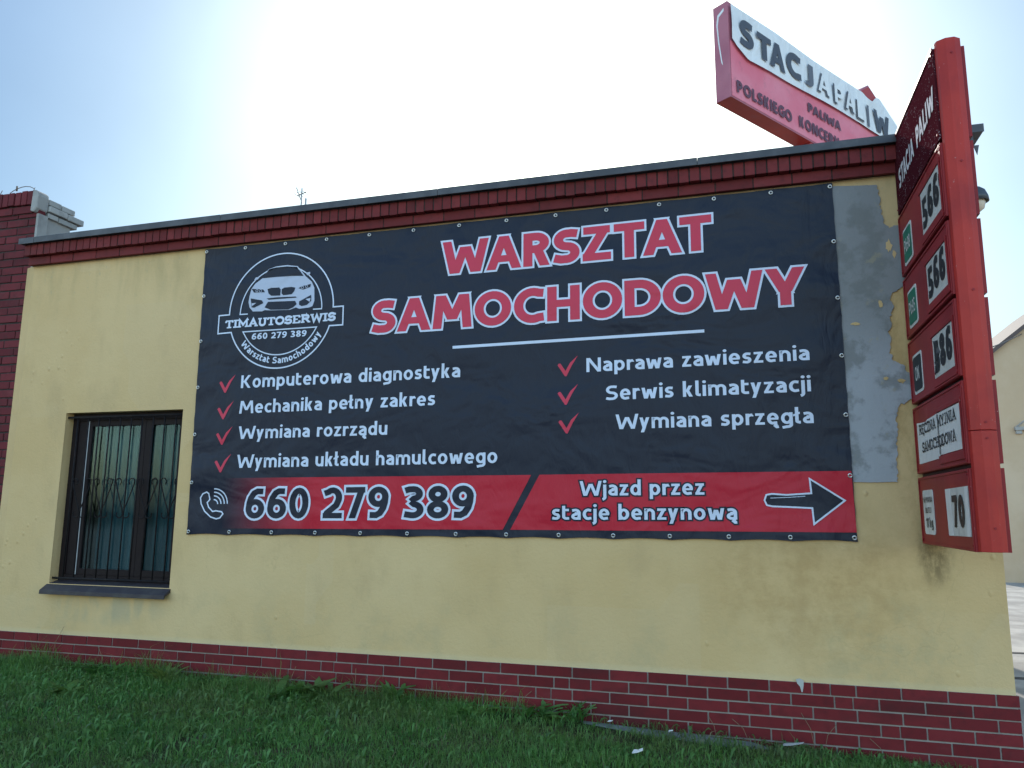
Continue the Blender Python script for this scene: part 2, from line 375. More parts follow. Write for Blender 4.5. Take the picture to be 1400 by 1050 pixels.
# slab-serif capitals drawn from strokes (unit height)
def ell(cx, cz, rx, rz, a0, a1, n=14): return [(cx + rx * math.cos(R(a0 + (a1 - a0) * i / n)), cz + rz * math.sin(R(a0 + (a1 - a0) * i / n))) for i in range(n + 1)]
def bar(x, z, w=.3): return [(x - w / 2, z), (x + w / 2, z)]
SL = {
 'T': (.74, [[(.03, .93), (.71, .93)], [(.37, .9), (.37, .1)], bar(.37, .06, .42), [(.07, .9), (.07, .70)], [(.67, .9), (.67, .70)]]),
 'I': (.42, [[(.21, .1), (.21, .9)], bar(.21, .06, .40), bar(.21, .94, .40)]),
 'M': (.98, [[(.16, .1), (.16, .95), (.49, .3), (.82, .95), (.82, .1)], bar(.15, .06, .34), bar(.83, .06, .34), bar(.10, .94, .22), bar(.88, .94, .22)]),
 'A': (.86, [[(.14, .1), (.43, .95), (.72, .1)], [(.26, .34), (.60, .34)], bar(.14, .06, .32), bar(.72, .06, .32)]),
 'U': (.82, [[(.18, .9), (.18, .35)] + ell(.41, .33, .23, .27, 180, 360) + [(.64, .35), (.64, .9)], bar(.18, .94, .34), bar(.64, .94, .34)]),
 'O': (.82, [ell(.41, .5, .32, .44, 0, 360, 22)]),
 'S': (.70, [ell(.35, .70, .24, .24, 20, 250, 12) + ell(.35, .30, .25, .24, 80, -160, 12), [(.60, .96), (.60, .70)], [(.09, .04), (.09, .30)]]),
 'E': (.74, [[(.18, .1), (.18, .9)], [(.03, .94), (.66, .94)], [(.2, .5), (.48, .5)], [(.03, .06), (.68, .06)], [(.62, .92), (.62, .70)], [(.64, .08), (.64, .32)]]),
 'R': (.86, [[(.18, .1), (.18, .9)], [(.03, .94), (.45, .94)] + ell(.45, .72, .22, .22, 90, -90, 10) + [(.2, .5)], [(.45, .48), (.70, .08)], bar(.18, .06, .34), bar(.74, .06, .22)]),
 'W': (1.06, [[(.12, .9), (.30, .07), (.53, .85), (.76, .07), (.94, .9)], bar(.12, .94, .30), bar(.94, .94, .30)]),
 'C': (.78, [ell(.42, .5, .32, .44, 40, 320, 18), [(.70, .98), (.70, .70)]]),
 'Z': (.72, [[(.08, .94), (.62, .94), (.10, .06), (.66, .06)], [(.09, .92), (.09, .72)], [(.65, .08), (.65, .28)]]),
 'N': (.86, [[(.17, .1), (.17, .93), (.69, .07), (.69, .9)], bar(.14, .06, .28), bar(.69, .94, .30)]),
 'Y': (.82, [[(.12, .9), (.41, .45), (.70, .9)], [(.41, .45), (.41, .1)], bar(.12, .94, .28), bar(.70, .94, .28), bar(.41, .06, .34)]),
 'J': (.60, [[(.38, .9), (.38, .28)] + ell(.22, .26, .16, .2, 0, -160, 8), bar(.38, .94, .34)]),
 'H': (.88, [[(.18, .1), (.18, .9)], [(.70, .1), (.70, .9)], [(.2, .5), (.68, .5)], bar(.18, .06, .32), bar(.70, .06, .32), bar(.18, .94, .32), bar(.70, .94, .32)]),
 'D': (.84, [[(.18, .1), (.18, .9)], [(.03, .94), (.36, .94)] + ell(.36, .5, .36, .44, 90, -90, 14) + [(.03, .06)]]),
 ' ': (.42, [])}
SL['Ę'] = (SL['E'][0], SL['E'][1] + [[(.58, .03), (.50, -.10), (.62, -.18)]])
def slab_text(mb, text, x0, z0, x1, z1, h, thick, to_world_d):
    tot = sum(SL[c][0] for c in text); sx = (x1 - x0) / tot; x = 0; k = 0
    for c in text:
        w, strokes = SL[c]
        for st in strokes:
            horizontal = abs(st[0][1] - st[-1][1]) < .01 and len(st) == 2
            pts = [((x + px) * sx, pz * h) for px, pz in st]
            closed = len(st) > 12 and np.hypot(st[0][0] - st[-1][0], st[0][1] - st[-1][1]) < .02
            if closed: pts = pts[:-1]
            d = (k % 7) * .00015
            vs, fs = strip(pts, thick * (.62 if horizontal else 1), closed)
            mb.add([to_world_d(x0 + px, z0 + (z1 - z0) * px / (x1 - x0) + pz, d) for px, pz in vs], fs); k += 1
        x += w
    return mb

# humanist sans letters drawn from strokes: capitals 1 high, x-height .74; t = stroke width
XH = .74
def sans(ch, t):
    a = t / 2; x = XH; Q, S = [], []
    def bx(x0, z0, x1, z1): Q.append([(x0, z0), (x1, z0), (x1, z1), (x0, z1)])
    def dia(xb, zb, xt, zt, tt=None):                 # slanted stroke with level ends, given by its left edge
        L = math.hypot(xt - xb, zt - zb); h = (tt or t) * L / abs(zt - zb); Q.append([(xb, zb), (xb + h, zb), (xt + h, zt), (xt, zt)]); return h
    def st(p, closed=False): S.append((p, closed))
    E = ell; w = .6
    def pair(xb, zb, xt, zt, W):
        L = math.hypot(xt - xb, zt - zb); h = t * L / abs(zt - zb)
        Q.append([(xb, zb), (xb + h, zb), (xt + h, zt), (xt, zt)]); Q.append([(W - xb - h, zb), (W - xb, zb), (W - xt, zt), (W - xt - h, zt)])
    if ch == ' ': w = .26
    elif ch == 'W': w = 1.26; pair(.21, 0, 0, 1, w); pair(.235, 0, .63 - t * .62, .80, w)
    elif ch == 'A': w = .92; pair(0, 0, .46 - t * .54, 1, w); bx(.2, .215, .72, .215 + t * .85)
    elif ch == 'R': w = .72; bx(0, 0, t, 1); st([(a, 1 - a), (.30, 1 - a)] + E(.32, .695, .34 - a, .305 - a, 90, -90) + [(a, .39 + a)]); dia(.72 - t * 1.25, 0, .26, .44)
    elif ch == 'P': w = .68; bx(0, 0, t, 1); st([(a, 1 - a), (.30, 1 - a)] + E(.32, .67, .36 - a, .33 - a, 90, -90) + [(a, .34 + a)])
    elif ch == 'B': w = .70; bx(0, 0, t, 1); st([(a, 1 - a), (.30, 1 - a)] + E(.32, .75, .32 - a, .25 - a, 90, -90) + [(a, .5 + a)]); st([(a, .5), (.34, .5)] + E(.34, .26, .36 - a, .26 - a, 85, -90) + [(a, a)])
    elif ch == 'S': w = .66; r = (1 - t) / 4; st([(.60, 1 - a - .03), (.44, 1 - a)] + E(.34, 1 - a - r, .33 - a, r, 80, 262) + E(.33, a + r, .33 - a, r, 82, -100)[1:] + [(.20, a), (.02, a + .05)])
    elif ch == 'Z': w = .70; bx(.02, 1 - t * .92, .68, 1); bx(0, 0, .70, t * .92); dia(.0, t * .7, .68 - t * 1.3, 1 - t * .7)
    elif ch == 'T': w = .74; bx(0, 1 - t * .95, .74, 1); bx(.37 - a, 0, .37 + a, 1 - t * .6)
    elif ch == 'M': w = 1.04; pair(0, 0, .08, 1, w); pair(.52 - t * .55, .26, .09, 1, w)
    elif ch == 'O': w = .94; st(E(.47, .5, .47 - a, .515 - a, 0, 360, 32)[:-1], True)
    elif ch == 'C': w = .76; st([(.74, 1 - a - .035)] + E(.47, .5, .47 - a, .515 - a, 65, 295, 22) + [(.75, a + .035)])
    elif ch == 'G': w = .82; st([(.76, 1 - a - .035)] + E(.47, .5, .47 - a, .515 - a, 65, 290, 22) + [(.82 - a, a + .05), (.82 - a, .5)]); bx(.5, .5 - t * .45, .82, .5 + t * .45)
    elif ch == 'H': w = .80; bx(0, 0, t, 1); bx(.80 - t, 0, .80, 1); bx(t * .8, .5 - a * .9, .8 - t * .8, .5 + a * .9)
    elif ch == 'D': w = .84; st([(a, 1), (a, 0)]); st([(a, 1 - a), (.30, 1 - a)] + E(.34, .5, .50 - a, .5 - a, 90, -90, 18) + [(a, a)])
    elif ch == 'Y': w = .84; pair(.42 - t * .58, .36, 0, 1, w); bx(.42 - a, 0, .42 + a, .42)
    elif ch == 'E': w = .58; bx(0, 0, t, 1); bx(a, 1 - t * .9, .56, 1); bx(a, .5 - a * .9, .50, .5 + a * .9); bx(a, 0, .58, t * .9)
    elif ch == 'L': w = .54; bx(0, 0, t, 1); bx(a, 0, .54, t * .92)
    elif ch == 'I': w = t; bx(0, 0, t, 1)
    elif ch == 'J': w = .46; st([(.46 - a, 1), (.46 - a, .27)] + E(.22, .27, .24 - a, .27 - a, 0, -150, 12))
    elif ch == 'K': w = .74; bx(0, 0, t, 1); dia(t * .7, .44, .70 - t * 1.2, 1); dia(.74 - t * 1.3, 0, t * .9, .56)
    elif ch == 'N': w = .82; bx(0, 0, t, 1); bx(.82 - t, 0, .82, 1); dia(.82 - t * 1.15, 0, .0, 1)
    elif ch == 'U': w = .78; st([(a, 1), (a, .36)] + E(.39, .36, .39 - a, .37 - a, 180, 360) + [(.78 - a, 1)])
    elif ch == '0': w = .60; st(E(.30, .5, .30 - a, .505 - a, 0, 360, 28)[:-1], True)
    elif ch == '6': w = .60; st(E(.30, .32, .30 - a, .325 - a, 0, 360, 24)[:-1], True); st([(a, .32), (a + .015, .50), (a + .06, .68), (.25, .84), (.36, .93 - a * .3), (.54, .99 - a)])
    elif ch == '9': w = .60; st(E(.30, .68, .30 - a, .325 - a, 0, 360, 24)[:-1], True); st([(.6 - a, .68), (.585 - a, .50), (.54 - a, .32), (.35, .16), (.24, .07 + a * .3), (.06, .01 + a)])
    elif ch == '2': w = .58; st([(.03, 1 - a - .10)] + E(.28, 1 - a - .24, .29 - a, .24, 130, -25, 14) + [(.40, .42), (.12, .14 + a * .3), (.10, a)]); bx(0, 0, .58, t * .92)
    elif ch == '7': w = .58; bx(0, 1 - t * .95, .58, 1); dia(.11, 0, .58 - t * 1.08, 1 - t * .5)
    elif ch == '3': w = .56; st([(.02, 1 - a - .04), (.14, 1 - a)] + E(.25, .76, .28 - a, .245 - a, 100, -80) + [(.19, .525)]); st([(.19, .525)] + E(.25, .265, .31 - a, .27 - a, 80, -100) + [(.01, a + .03)])
    elif ch == '8': w = .60; st(E(.30, .745, .27 - a, .26 - a, 0, 360, 22)[:-1], True); st(E(.30, .265, .30 - a, .275 - a, 0, 360, 22)[:-1], True)
    elif ch == '5': w = .56; bx(.07, 1 - t * .92, .52, 1); bx(.07, .52, .07 + t * .85, 1 - t * .5); st([(.08, .55)] + E(.24, .31, .32 - a, .31 - a, 85, -100, 14) + [(.01, a + .03)])
    elif ch == '1': w = .40; bx(.40 - t, 0, .40, 1); dia(.0, .72, .40 - t, 1)
    elif ch == 'o': w = .60; st(E(.30, x / 2, .30 - a, x / 2 + .01 - a, 0, 360, 24)[:-1], True)
    elif ch in 'aą':
        w = .52; st([(.05, x - a - .03), (.2, x - a)] + E(.52 - a - .20, x - a - .21, .20, .21, 90, 0, 8) + [(.52 - a, 0)]); st([(.52 - a, .44 - a * .2), (.26, .44 - a * .2)] + E(.24, .225, .24 - a, .225 - a, 90, 270, 12) + [(.3, a), (.52 - a, a)])
    elif ch == 'n': w = .56; bx(0, 0, t, x); st([(a, x - a - .05)] + E(.28, x - a - .22, .28 - a, .22, 150, 0, 10) + [(.56 - a, 0)])
    elif ch == 'h': w = .56; bx(0, 0, t, 1.06); st([(a, x - a - .05)] + E(.28, x - a - .22, .28 - a, .22, 150, 0, 10) + [(.56 - a, 0)])
    elif ch == 'm': w = .92; bx(0, 0, t, x); st([(a, x - a - .05)] + E((a + .46) / 2, x - a - .2, (.46 - a) / 2, .2, 150, 0, 10) + [(.46, 0)]); st([(.46, x - a - .08)] + E((.46 + .92 - a) / 2, x - a - .2, (.46 - a) / 2, .2, 150, 0, 10) + [(.92 - a, 0)])
    elif ch == 'r': w = .36; bx(0, 0, t, x); st([(a, x - a - .10)] + E(.30, x - a - .2, .30 - a, .2, 150, 75, 8) + [(.37, x - a)])
    elif ch == 'u': w = .56; st([(a, x)] + E(.28, .22 + a, .28 - a, .22, 180, 350, 12)); bx(.56 - t, 0, .56, x)
    elif ch in 'ij':
        w = t
        if ch == 'i': bx(0, 0, t, x)
        else: st([(a, x), (a, -.10)] + E(a - .16, -.10, .16, .15, 0, -80, 6))
        Q.append([(a + (a * 1.15) * math.cos(R(k)), .95 + (a * 1.15) * math.sin(R(k))) for k in range(0, 360, 30)])
    elif ch in 'lł':
        w = .26; st([(a, 1.06), (a, .17)] + E(a + .14, .17, .14, .17 - a, 180, 262, 6) + [(.27, a)])
        if ch == 'ł': Q.append([(-.09, .46), (.24, .62), (.24, .62 + t * .8), (-.09, .46 + t * .8)])
    elif ch == 't': w = .40; st([(a, .95), (a, .22)] + E(a + .17, .22, .17, .22 - a, 180, 265, 6) + [(.39, a + .01)]); bx(a, x - t * .9, .38, x)
    elif ch == 'k': w = .54; bx(0, 0, t, 1.06); dia(t * .6, .32, .52 - t * 1.25, x); dia(.55 - t * 1.3, 0, t * .8, .44)
    elif ch == 'p': w = .58; bx(0, -.26, t, x); st(E(.29, x / 2, .29 - a, x / 2 - a, 0, 360, 22)[:-1], True)
    elif ch == 'b': w = .58; bx(0, 0, t, 1.06); st(E(.29, x / 2, .29 - a, x / 2 - a, 0, 360, 22)[:-1], True)
    elif ch == 'd': w = .58; bx(.58 - t, 0, .58, 1.06); st(E(.29, x / 2, .29 - a, x / 2 - a, 0, 360, 22)[:-1], True)
    elif ch == 'g': w = .58; st([(.58 - a, x), (.58 - a, -.04)] + E(.30, -.04, .28 - a, .22 - a, 0, -95, 8) + [(.06, -.22)]); st(E(.29, x / 2, .29 - a, x / 2 - a, 0, 360, 22)[:-1], True)
    elif ch in 'eę':
        w = .58; st([(.56 - a, x / 2 - a * .6)] + E(.29, x / 2, .29 - a, x / 2 + .01 - a, 8, 290, 20) + [(.50, a + .02)]); bx(t * .6, x / 2 - t * .42, .56, x / 2 + t * .36)
    elif ch == 'c': w = .48; st([(.47, x - a - .02)] + E(.30, x / 2, .30 - a, x / 2 + .01 - a, 70, 290, 18) + [(.48, a + .02)])
    elif ch == 's': w = .46; r = (x - t) / 4; st([(.42, x - a - .02)] + E(.24, x - a - r, .23 - a, r, 80, 262, 10) + E(.23, a + r, .23 - a, r, 82, -100, 10)[1:] + [(.02, a + .03)])
    elif ch == 'w': w = .84; pair(.13, 0, 0, x, w); pair(.16, 0, .42 - t * .6, x * .86, w)
    elif ch == 'y': w = .54; dia(.54 / 2 - t * .62, 0, 0, x); dia(.06, -.26, .54 - t * 1.08, x)
    elif ch == 'z': w = .48; bx(.01, x - t * .9, .47, x); bx(0, 0, .48, t * .9); dia(0, t * .6, .46 - t * 1.25, x - t * .6)
    if ch in 'ąę': st([(w - a * 1.4, .02), (w - a * 2.1, -.09), (w - a * 1.2, -.17), (w - a * .1, -.16)])
    return w, Q, S
def grow_poly(poly, g):
    n = len(poly); out = []; P2 = [np.array(p, float) for p in poly]
    ar = sum(P2[i][0] * P2[(i + 1) % n][1] - P2[(i + 1) % n][0] * P2[i][1] for i in range(n)); sg_ = 1 if ar > 0 else -1
    for i in range(n):
        d0 = P2[i] - P2[i - 1]; d1 = P2[(i + 1) % n] - P2[i]; d0 /= np.linalg.norm(d0); d1 /= np.linalg.norm(d1)
        n0, n1 = np.array([d0[1], -d0[0]]) * sg_, np.array([d1[1], -d1[0]]) * sg_
        m = n0 + n1; m /= np.linalg.norm(m); out.append(tuple(P2[i] + m * min(g / max(.3, float(m @ n0)), g * 1.9)))
    return out
KERN = {'WA': -.13, 'AR': -.02, 'TA': -.12, 'AT': -.12, 'SA': -.03, 'AM': -.02, 'WY': -.03, 'OW': -.05, 'DO': -.03, 'OD': -.02, 'RS': -.02, 'AC': -.05, 'CJ': -.02, 'JA': -.05, 'PA': -.12, 'AL': 0, 'LI': 0, 'IW': 0, 'Wy': -.06, 'Wj': -.03, 'ra': -.02, 'aw': -.03, 'wa': -.03, 'ty': -.03, 'zy': -.02}
def gap_after(text, i, gap): return gap + KERN.get(text[i:i + 2], 0) * (1 if gap < .2 else 0)
def text_width(text, t, gap): return sum(sans(c, t)[0] + gap_after(text, i, gap) for i, c in enumerate(text)) - gap
def by_word(text, x0, z0, x1, z1, t, gap=.115):
    """the same line cut into words: (word, x0, z0, x1, z1)"""
    sx = (x1 - x0) / text_width(text, t, gap); pen = 0; cur = None; out = []
    for i, ch in enumerate(text + ' '):
        if ch == ' ':
            if cur: a, wd = cur; b = pen - gap_after(text, i - 1, gap); out.append((wd, x0 + a * sx, z0 + (z1 - z0) * a * sx / (x1 - x0), x0 + b * sx, z0 + (z1 - z0) * b * sx / (x1 - x0)))
            cur = None
        else: cur = (cur[0], cur[1] + ch) if cur else (pen, ch)
        pen += sans(ch, t)[0] + (gap_after(text, i, gap) if i < len(text) else 0)
    return out
def line_of_text(mb, text, x0, z0, x1, z1, cap, to_world, t=.15, grow=0., gap=.115, slant=0.):
    """spans x0..x1, baseline from z0 to z1, capital height cap; grow thickens every stroke (metres)"""
    sx = (x1 - x0) / text_width(text, t, gap); pen = 0; k = 0
    M_ = lambda p: (x0 + p[0] * sx + slant * p[1] * cap, z0 + (z1 - z0) * (p[0] * sx) / (x1 - x0) + p[1] * cap)
    for ci, ch in enumerate(text):
        w, Q, S = sans(ch, t)
        for q in Q:
            pts = [M_((pen + p[0], p[1])) for p in q]
            if grow: pts = grow_poly(pts, grow)
            mb.add([to_world(p[0], p[1], (k % 8) * .00012) for p in pts], [tuple(range(len(pts)))]); k += 1
        for q, closed in S:
            q = [p for i, p in enumerate(q) if i == 0 or math.hypot(p[0] - q[i - 1][0], p[1] - q[i - 1][1]) > .012]
            # ribbon edges in glyph units, then scaled, so stems keep the same proportion as the boxes
            vs, fs = strip([(pen + p[0], p[1]) for p in q], t, closed); vs = [M_(v) for v in vs]; n = len(vs) // 2
            if grow:
                for i in range(n):
                    d = np.array(vs[i]) - np.array(vs[n + i]); d /= np.linalg.norm(d) + 1e-9; e = np.zeros(2)
                    if not closed and i in (0, n - 1):
                        e = np.array([-d[1], d[0]]) * (1 if i == 0 else -1)
                        c0 = np.array(vs[i]) + np.array(vs[n + i]); j = 1 if i == 0 else n - 2; c1 = np.array(q[j])
                        dirv = (c0 / 2 - (np.array(M_((pen + q[j][0], q[j][1]))))); e = dirv / (np.linalg.norm(dirv) + 1e-9)
                    vs[i] = tuple(np.array(vs[i]) + d * grow + e * grow); vs[n + i] = tuple(np.array(vs[n + i]) - d * grow + e * grow)
            mb.add([to_world(v[0], v[1], (k % 8) * .00012) for v in vs], fs); k += 1
        pen += w + gap_after(text, ci, gap)
    return mb

# ------------------------------------------------------------------ ground
def gz(x):
    return float(np.interp(x, [-4, 0, 2, 3.7, 4.5, 5.8, 7.3, 9], [-.25, -.25, -.295, -.31, -.325, -.37, -.45, -.47]))
def gzv(x, y): return np.interp(x, [-4, 0, 2, 3.7, 4.5, 5.8, 7.3, 9], [-.25, -.25, -.295, -.31, -.325, -.37, -.45, -.47]) + .012 * np.sin(x * 3.1 + y * 2.3) * np.clip(-y, 0, 1)
g = MB(); xs = [-900, -200, -60, -20, -8] + list(np.arange(-4, 9.01, .25)) + [14, 30, 90, 300, 900]; ys = [-900, -200, -60, -20, -10] + list(np.arange(-6, .51, .25)) + [3, 8, 20, 60, 200, 900]
for y in ys:
    for x in xs: g.v.append((x, y, float(gzv(np.array(x), np.array(min(y, 0.)))) - .012 - (.03 if y > .4 else 0)))
nx = len(xs)
for j in range(len(ys) - 1):
    for i in range(nx - 1): g.f.append((j * nx + i, j * nx + i + 1, (j + 1) * nx + i + 1, (j + 1) * nx + i))
structure(g, 'ground', 'soil', True)
l = MB(); l.quad((7.42, -5.2, -.445), (40, -5.2, -.445), (40, 60, -.445), (7.42, 60, -.445)); structure(l, 'lane', 'lane')
l = MB(); l.quad((-60, -40, -.20), (60, -40, -.20), (60, -6.6, -.20), (-60, -6.6, -.20)); structure(l, 'street', 'lane')
l = MB(); l.box(-60, 60, -6.6, -6.42, -.6, -.13); structure(l, 'kerb', 'footing')
for i, y in enumerate((3.04, 4.57)):
    l = MB(); l.box(7.7, 12.5, y, y + .10, -.444, -.440); structure(l, 'drain_slot', 'slot')

# ------------------------------------------------------------------ workshop building
WX0, WX1, WT = -.25, 7.65, 3.42
bld = thing('workshop_building', 'single storey ochre plastered workshop with brick plinth and brick cornice', 'building', (3.7, 2.7, -.45))
OX0, OX1, OZ0, OZ1, DEP = .309, 1.555, .415, 1.905, .30
w = MB()
gx = [WX0, OX0, OX1, WX1]; gzz = [-.02, OZ0, OZ1, WT]
for i in range(3):
    for j in range(3):
        if i == 1 and j == 1: continue
        w.quad((gx[i], 0, gzz[j]), (gx[i + 1], 0, gzz[j]), (gx[i + 1], 0, gzz[j + 1]), (gx[i], 0, gzz[j + 1]))
w.quad((OX0, 0, OZ0), (OX0, 0, OZ1), (OX0, DEP, OZ1), (OX0, DEP, OZ0)); w.quad((OX1, 0, OZ0), (OX1, DEP, OZ0), (OX1, DEP, OZ1), (OX1, 0, OZ1))
w.quad((OX0, 0, OZ1), (OX1, 0, OZ1), (OX1, DEP, OZ1), (OX0, DEP, OZ1)); w.quad((OX0, 0, OZ0), (OX0, DEP, OZ0), (OX1, DEP, OZ0), (OX1, 0, OZ0))
w.quad((WX1, 0, -.6), (WX1, 5.4, -.6), (WX1, 5.4, WT), (WX1, 0, WT)); w.quad((WX1, 5.4, -.6), (WX0, 5.4, -.6), (WX0, 5.4, WT), (WX1, 5.4, WT))
w.quad((WX0, 5.4, -.6), (WX0, 0, -.6), (WX0, 0, WT), (WX0, 5.4, WT))
w.build('wall', 'plaster', bld)
w = MB(); w.prism([(WX0, 0.001, 0), (WX0 - .135, .047, 0), (WX0, .047, 0)], (0, 0, 3.33)); w.build('corner_fillet', 'plaster', bld)
w = MB(); w.box(OX0 - .2, OX1 + .2, DEP + .002, DEP + 1.2, OZ0 - .2, OZ1 + .2)
w.f = [w.f[0], w.f[1], w.f[3], w.f[4], w.f[5]]; w.build('room_lining', 'room', bld)
# plinth
w = MB(); w.box(WX0, WX1 + .004, -.005, .2, -.62, -.004); w.build('plinth_mortar', 'plinth_joint', bld)
w = MB(); Lb, Hb, jt = .26, .075, .010
for r_ in range(8):
    off = 0 if r_ % 2 == 0 else .13
    k = -2
    while True:
        x0 = k * Lb + off + jt / 2; x1 = x0 + Lb - jt; k += 1
        if x1 < WX0: continue
        if x0 > WX1: break
        if random.random() < .03 and x1 - x0 > .2:
            xm = x0 + .1; parts = [(x0, xm), (xm + jt * .8, x1)]
        else: parts = [(x0, x1)]
        for a, b in parts:
            a, b = max(a, WX0), min(b, WX1 + .012); dz = random.uniform(-.0012, .0012); dy = random.uniform(-.0012, .0012)
            if b - a > .02: w.box(a, b, -.013 + dy, -.0045, -(r_ + 1) * Hb + jt / 2 + dz, -r_ * Hb - jt / 2 + dz)
    w.box(WX1 + .005, WX1 + .013, -.012 + (.0 if r_ % 2 else .115), .25, -(r_ + 1) * Hb + jt / 2, -r_ * Hb - jt / 2)
w.build('plinth', 'plinth_brick', bld, bevel=.0015)
w = MB(); w.prism([(6.405, -.0150, .012), (6.428, -.0150, .020), (6.452, -.0150, .008), (6.450, -.0150, -.022), (6.443, -.0150, -.062), (6.436, -.0150, -.064), (6.428, -.0150, -.03), (6.412, -.0150, -.012)], (0, .002, 0)); w.build('filler_smear', 'smear', bld)
# footing showing through the grass
w = MB(); pts = [(5.0, -.02), (6.12, -.02), (6.22, -.10), (5.95, -.17), (5.5, -.15), (5.2, -.09), (5.02, -.05)]
w.prism([(x, y, gz(x) - .002) for x, y in reversed(pts)], (0, 0, -.12)); w.build('footing', 'footing', bld)
# cornice: projecting stretcher course, then a course of headers on edge, then the metal cap
SH = .0052
w = MB(); w.box(WX0 - .02, WX1 - .015, -.046, .1, 3.325, 3.40, SH); w.box(WX0 - .03, WX1 - .02, -.094, .1, 3.405, 3.508, SH)
w.build('cornice_mortar', 'dark_joint', bld)
w = MB(); k = 0; x = WX0 - .02
while x < WX1:
    x1 = min(x + .262, WX1 - .01); w.box(x + .004, x1 - .004, -.052 + random.uniform(-.0015, .0015), -.02, 3.321, 3.396, SH); x = x1 if x1 < WX1 - .02 else WX1 + 1
w.build('stretcher_course', 'cornice_brick', bld, bevel=.003)
w = MB(); x = WX0 - .03
while x < WX1 - .09:
    j = random.uniform(-.003, .003); w.box(x + .0045, x + .0715, -.102 + random.uniform(-.003, .003), -.03, 3.398 + j, 3.503, SH); x += .0765
w.build('header_course', 'cornice_brick', bld, bevel=.003)
for i, (a, b) in enumerate(((WX0 - .06, -.13), (-.128, 1.9), (1.902, 3.9), (3.902, 5.9), (5.902, WX1 + .08))):
    w = MB(); w.box(a, b, -.142, .22, 3.508 + (i % 2) * .0012, 3.556 + (i % 2) * .0012, SH); w.box(a, b, -.145, -.139, 3.500 + (i % 2) * .0012, 3.5575 + (i % 2) * .0012, SH)
    w.build('roof_cap', 'flashing', bld, bevel=.003)
w = MB(); w.box(WX1 - .01, WX1 + .02, -.12, -.06, 3.44, 3.50, SH); w.prism([(WX1 + .02, -.1, 3.47), (WX1 + .055, -.1, 3.47), (WX1 + .04, -.1, 3.40)], (0, .004, 0)); w.build('cap_bracket', 'flashing', bld)
w = MB(); w.box(WX0, WX1, .1, 5.4, 3.36, 3.44, SH); w.build('roof', 'bitumen', bld)
# cement patch, irregular right edge
pp = [(6.75, 3.31), (6.814, 3.322), (6.93, 3.312), (7.089, 3.300), (7.098, 3.235), (7.106, 3.19), (7.102, 3.13), (7.114, 3.076), (7.124, 3.02), (7.150, 2.983), (7.185, 3.0), (7.215, 2.995), (7.26, 2.9), (7.27, 2.62), (7.235, 2.60), (7.205, 2.57), (7.168, 2.548), (7.126, 2.522), (7.118, 2.48), (7.143, 2.435), (7.128, 2.39), (7.112, 2.35), (7.118, 2.30), (7.098, 2.265), (7.110, 2.22), (7.102, 2.18), (7.098, 2.117), (7.112, 2.07), (7.148, 2.051), (7.178, 2.03), (7.19, 1.99), (7.24, 1.97), (7.25, 1.83), (7.188, 1.80), (7.16, 1.775), (7.132, 1.782), (7.120, 1.73), (7.106, 1.678), (7.112, 1.61), (7.103, 1.555), (7.096, 1.473), (7.090, 1.38), (7.087, 1.271), (6.95, 1.268), (6.75, 1.272)]
def ragged(poly, amp, lo):
    out = []
    for i, a in enumerate(poly):
        b = poly[(i + 1) % len(poly)]; n = max(1, int(math.hypot(b[0] - a[0], b[1] - a[1]) / .012)); k = amp if min(a[0], b[0]) > lo else .0015
        for j in range(n):
            t = j / n; w_ = math.sin(math.pi * t) if n > 2 else 0
            out.append((a[0] + (b[0] - a[0]) * t + random.gauss(0, k) + w_ * k * math.sin(i * 5 + t * 9), a[1] + (b[1] - a[1]) * t + random.gauss(0, k * .35)))
    return out
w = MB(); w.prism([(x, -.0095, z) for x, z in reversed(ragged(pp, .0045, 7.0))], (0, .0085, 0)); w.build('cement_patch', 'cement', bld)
for cx, cz, rx, rz in ((7.135, 2.86, .022, .05), (7.165, 2.80, .012, .03), (7.06, 1.95, .018, .012), (7.15, 1.93, .025, .018), (6.90, 2.33, .03, .012), (7.06, 2.46, .014, .03)):
    w = MB(); w.prism([(cx + rx * math.cos(R(t)) * random.uniform(.5, 1.2), -.0120, cz - rz * math.sin(R(t)) * random.uniform(.5, 1.2)) for t in range(0, 360, 20)], (0, .002, 0)); w.build('paint_flake', 'plaster', bld)
# window ---------------------------------------------------------------
win = MB(); f0, f1 = .088, .14
win.box(OX0, OX0 + .065, f0, f1, OZ0, OZ1); win.box(OX1 - .05, OX1, f0, f1, OZ0, OZ1); win.box(OX0 + .065, OX1 - .05, f0, f1, OZ1 - .065, OZ1); win.box(OX0 + .065, OX1 - .05, f0, f1, OZ0, OZ0 + .07)
win = win.build('window', 'frame_brown', bld)
def sash(x0, x1, sl, sr):
    m = MB(); y0, y1, z0, z1 = .098, .134, OZ0 + .0705, OZ1 - .0655
    m.box(x0, x0 + sl, y0, y1, z0, z1); m.box(x1 - sr, x1, y0, y1, z0, z1); m.box(x0 + sl, x1 - sr, y0, y1, z1 - .05, z1); m.box(x0 + sl, x1 - sr, y0, y1, z0, z0 + .055)
    m.build('sash', 'frame_brown', win, bevel=.003)
    m = MB(); m.box(x0 + sl + .0005, x1 - sr - .0005, .113, .117, z0 + .0555, z1 - .0505); m.build('pane', 'glass', win)
sash(OX0 + .0655, 1.100, .145, .056); sash(1.102, OX1 - .0505, .064, .05)
m = MB(); m.box(.474, .487, .0925, .0975, OZ0 + .075, OZ1 - .07); m.build('sealing_strip', 'strip_white', win)
m = MB(); nxs = 60
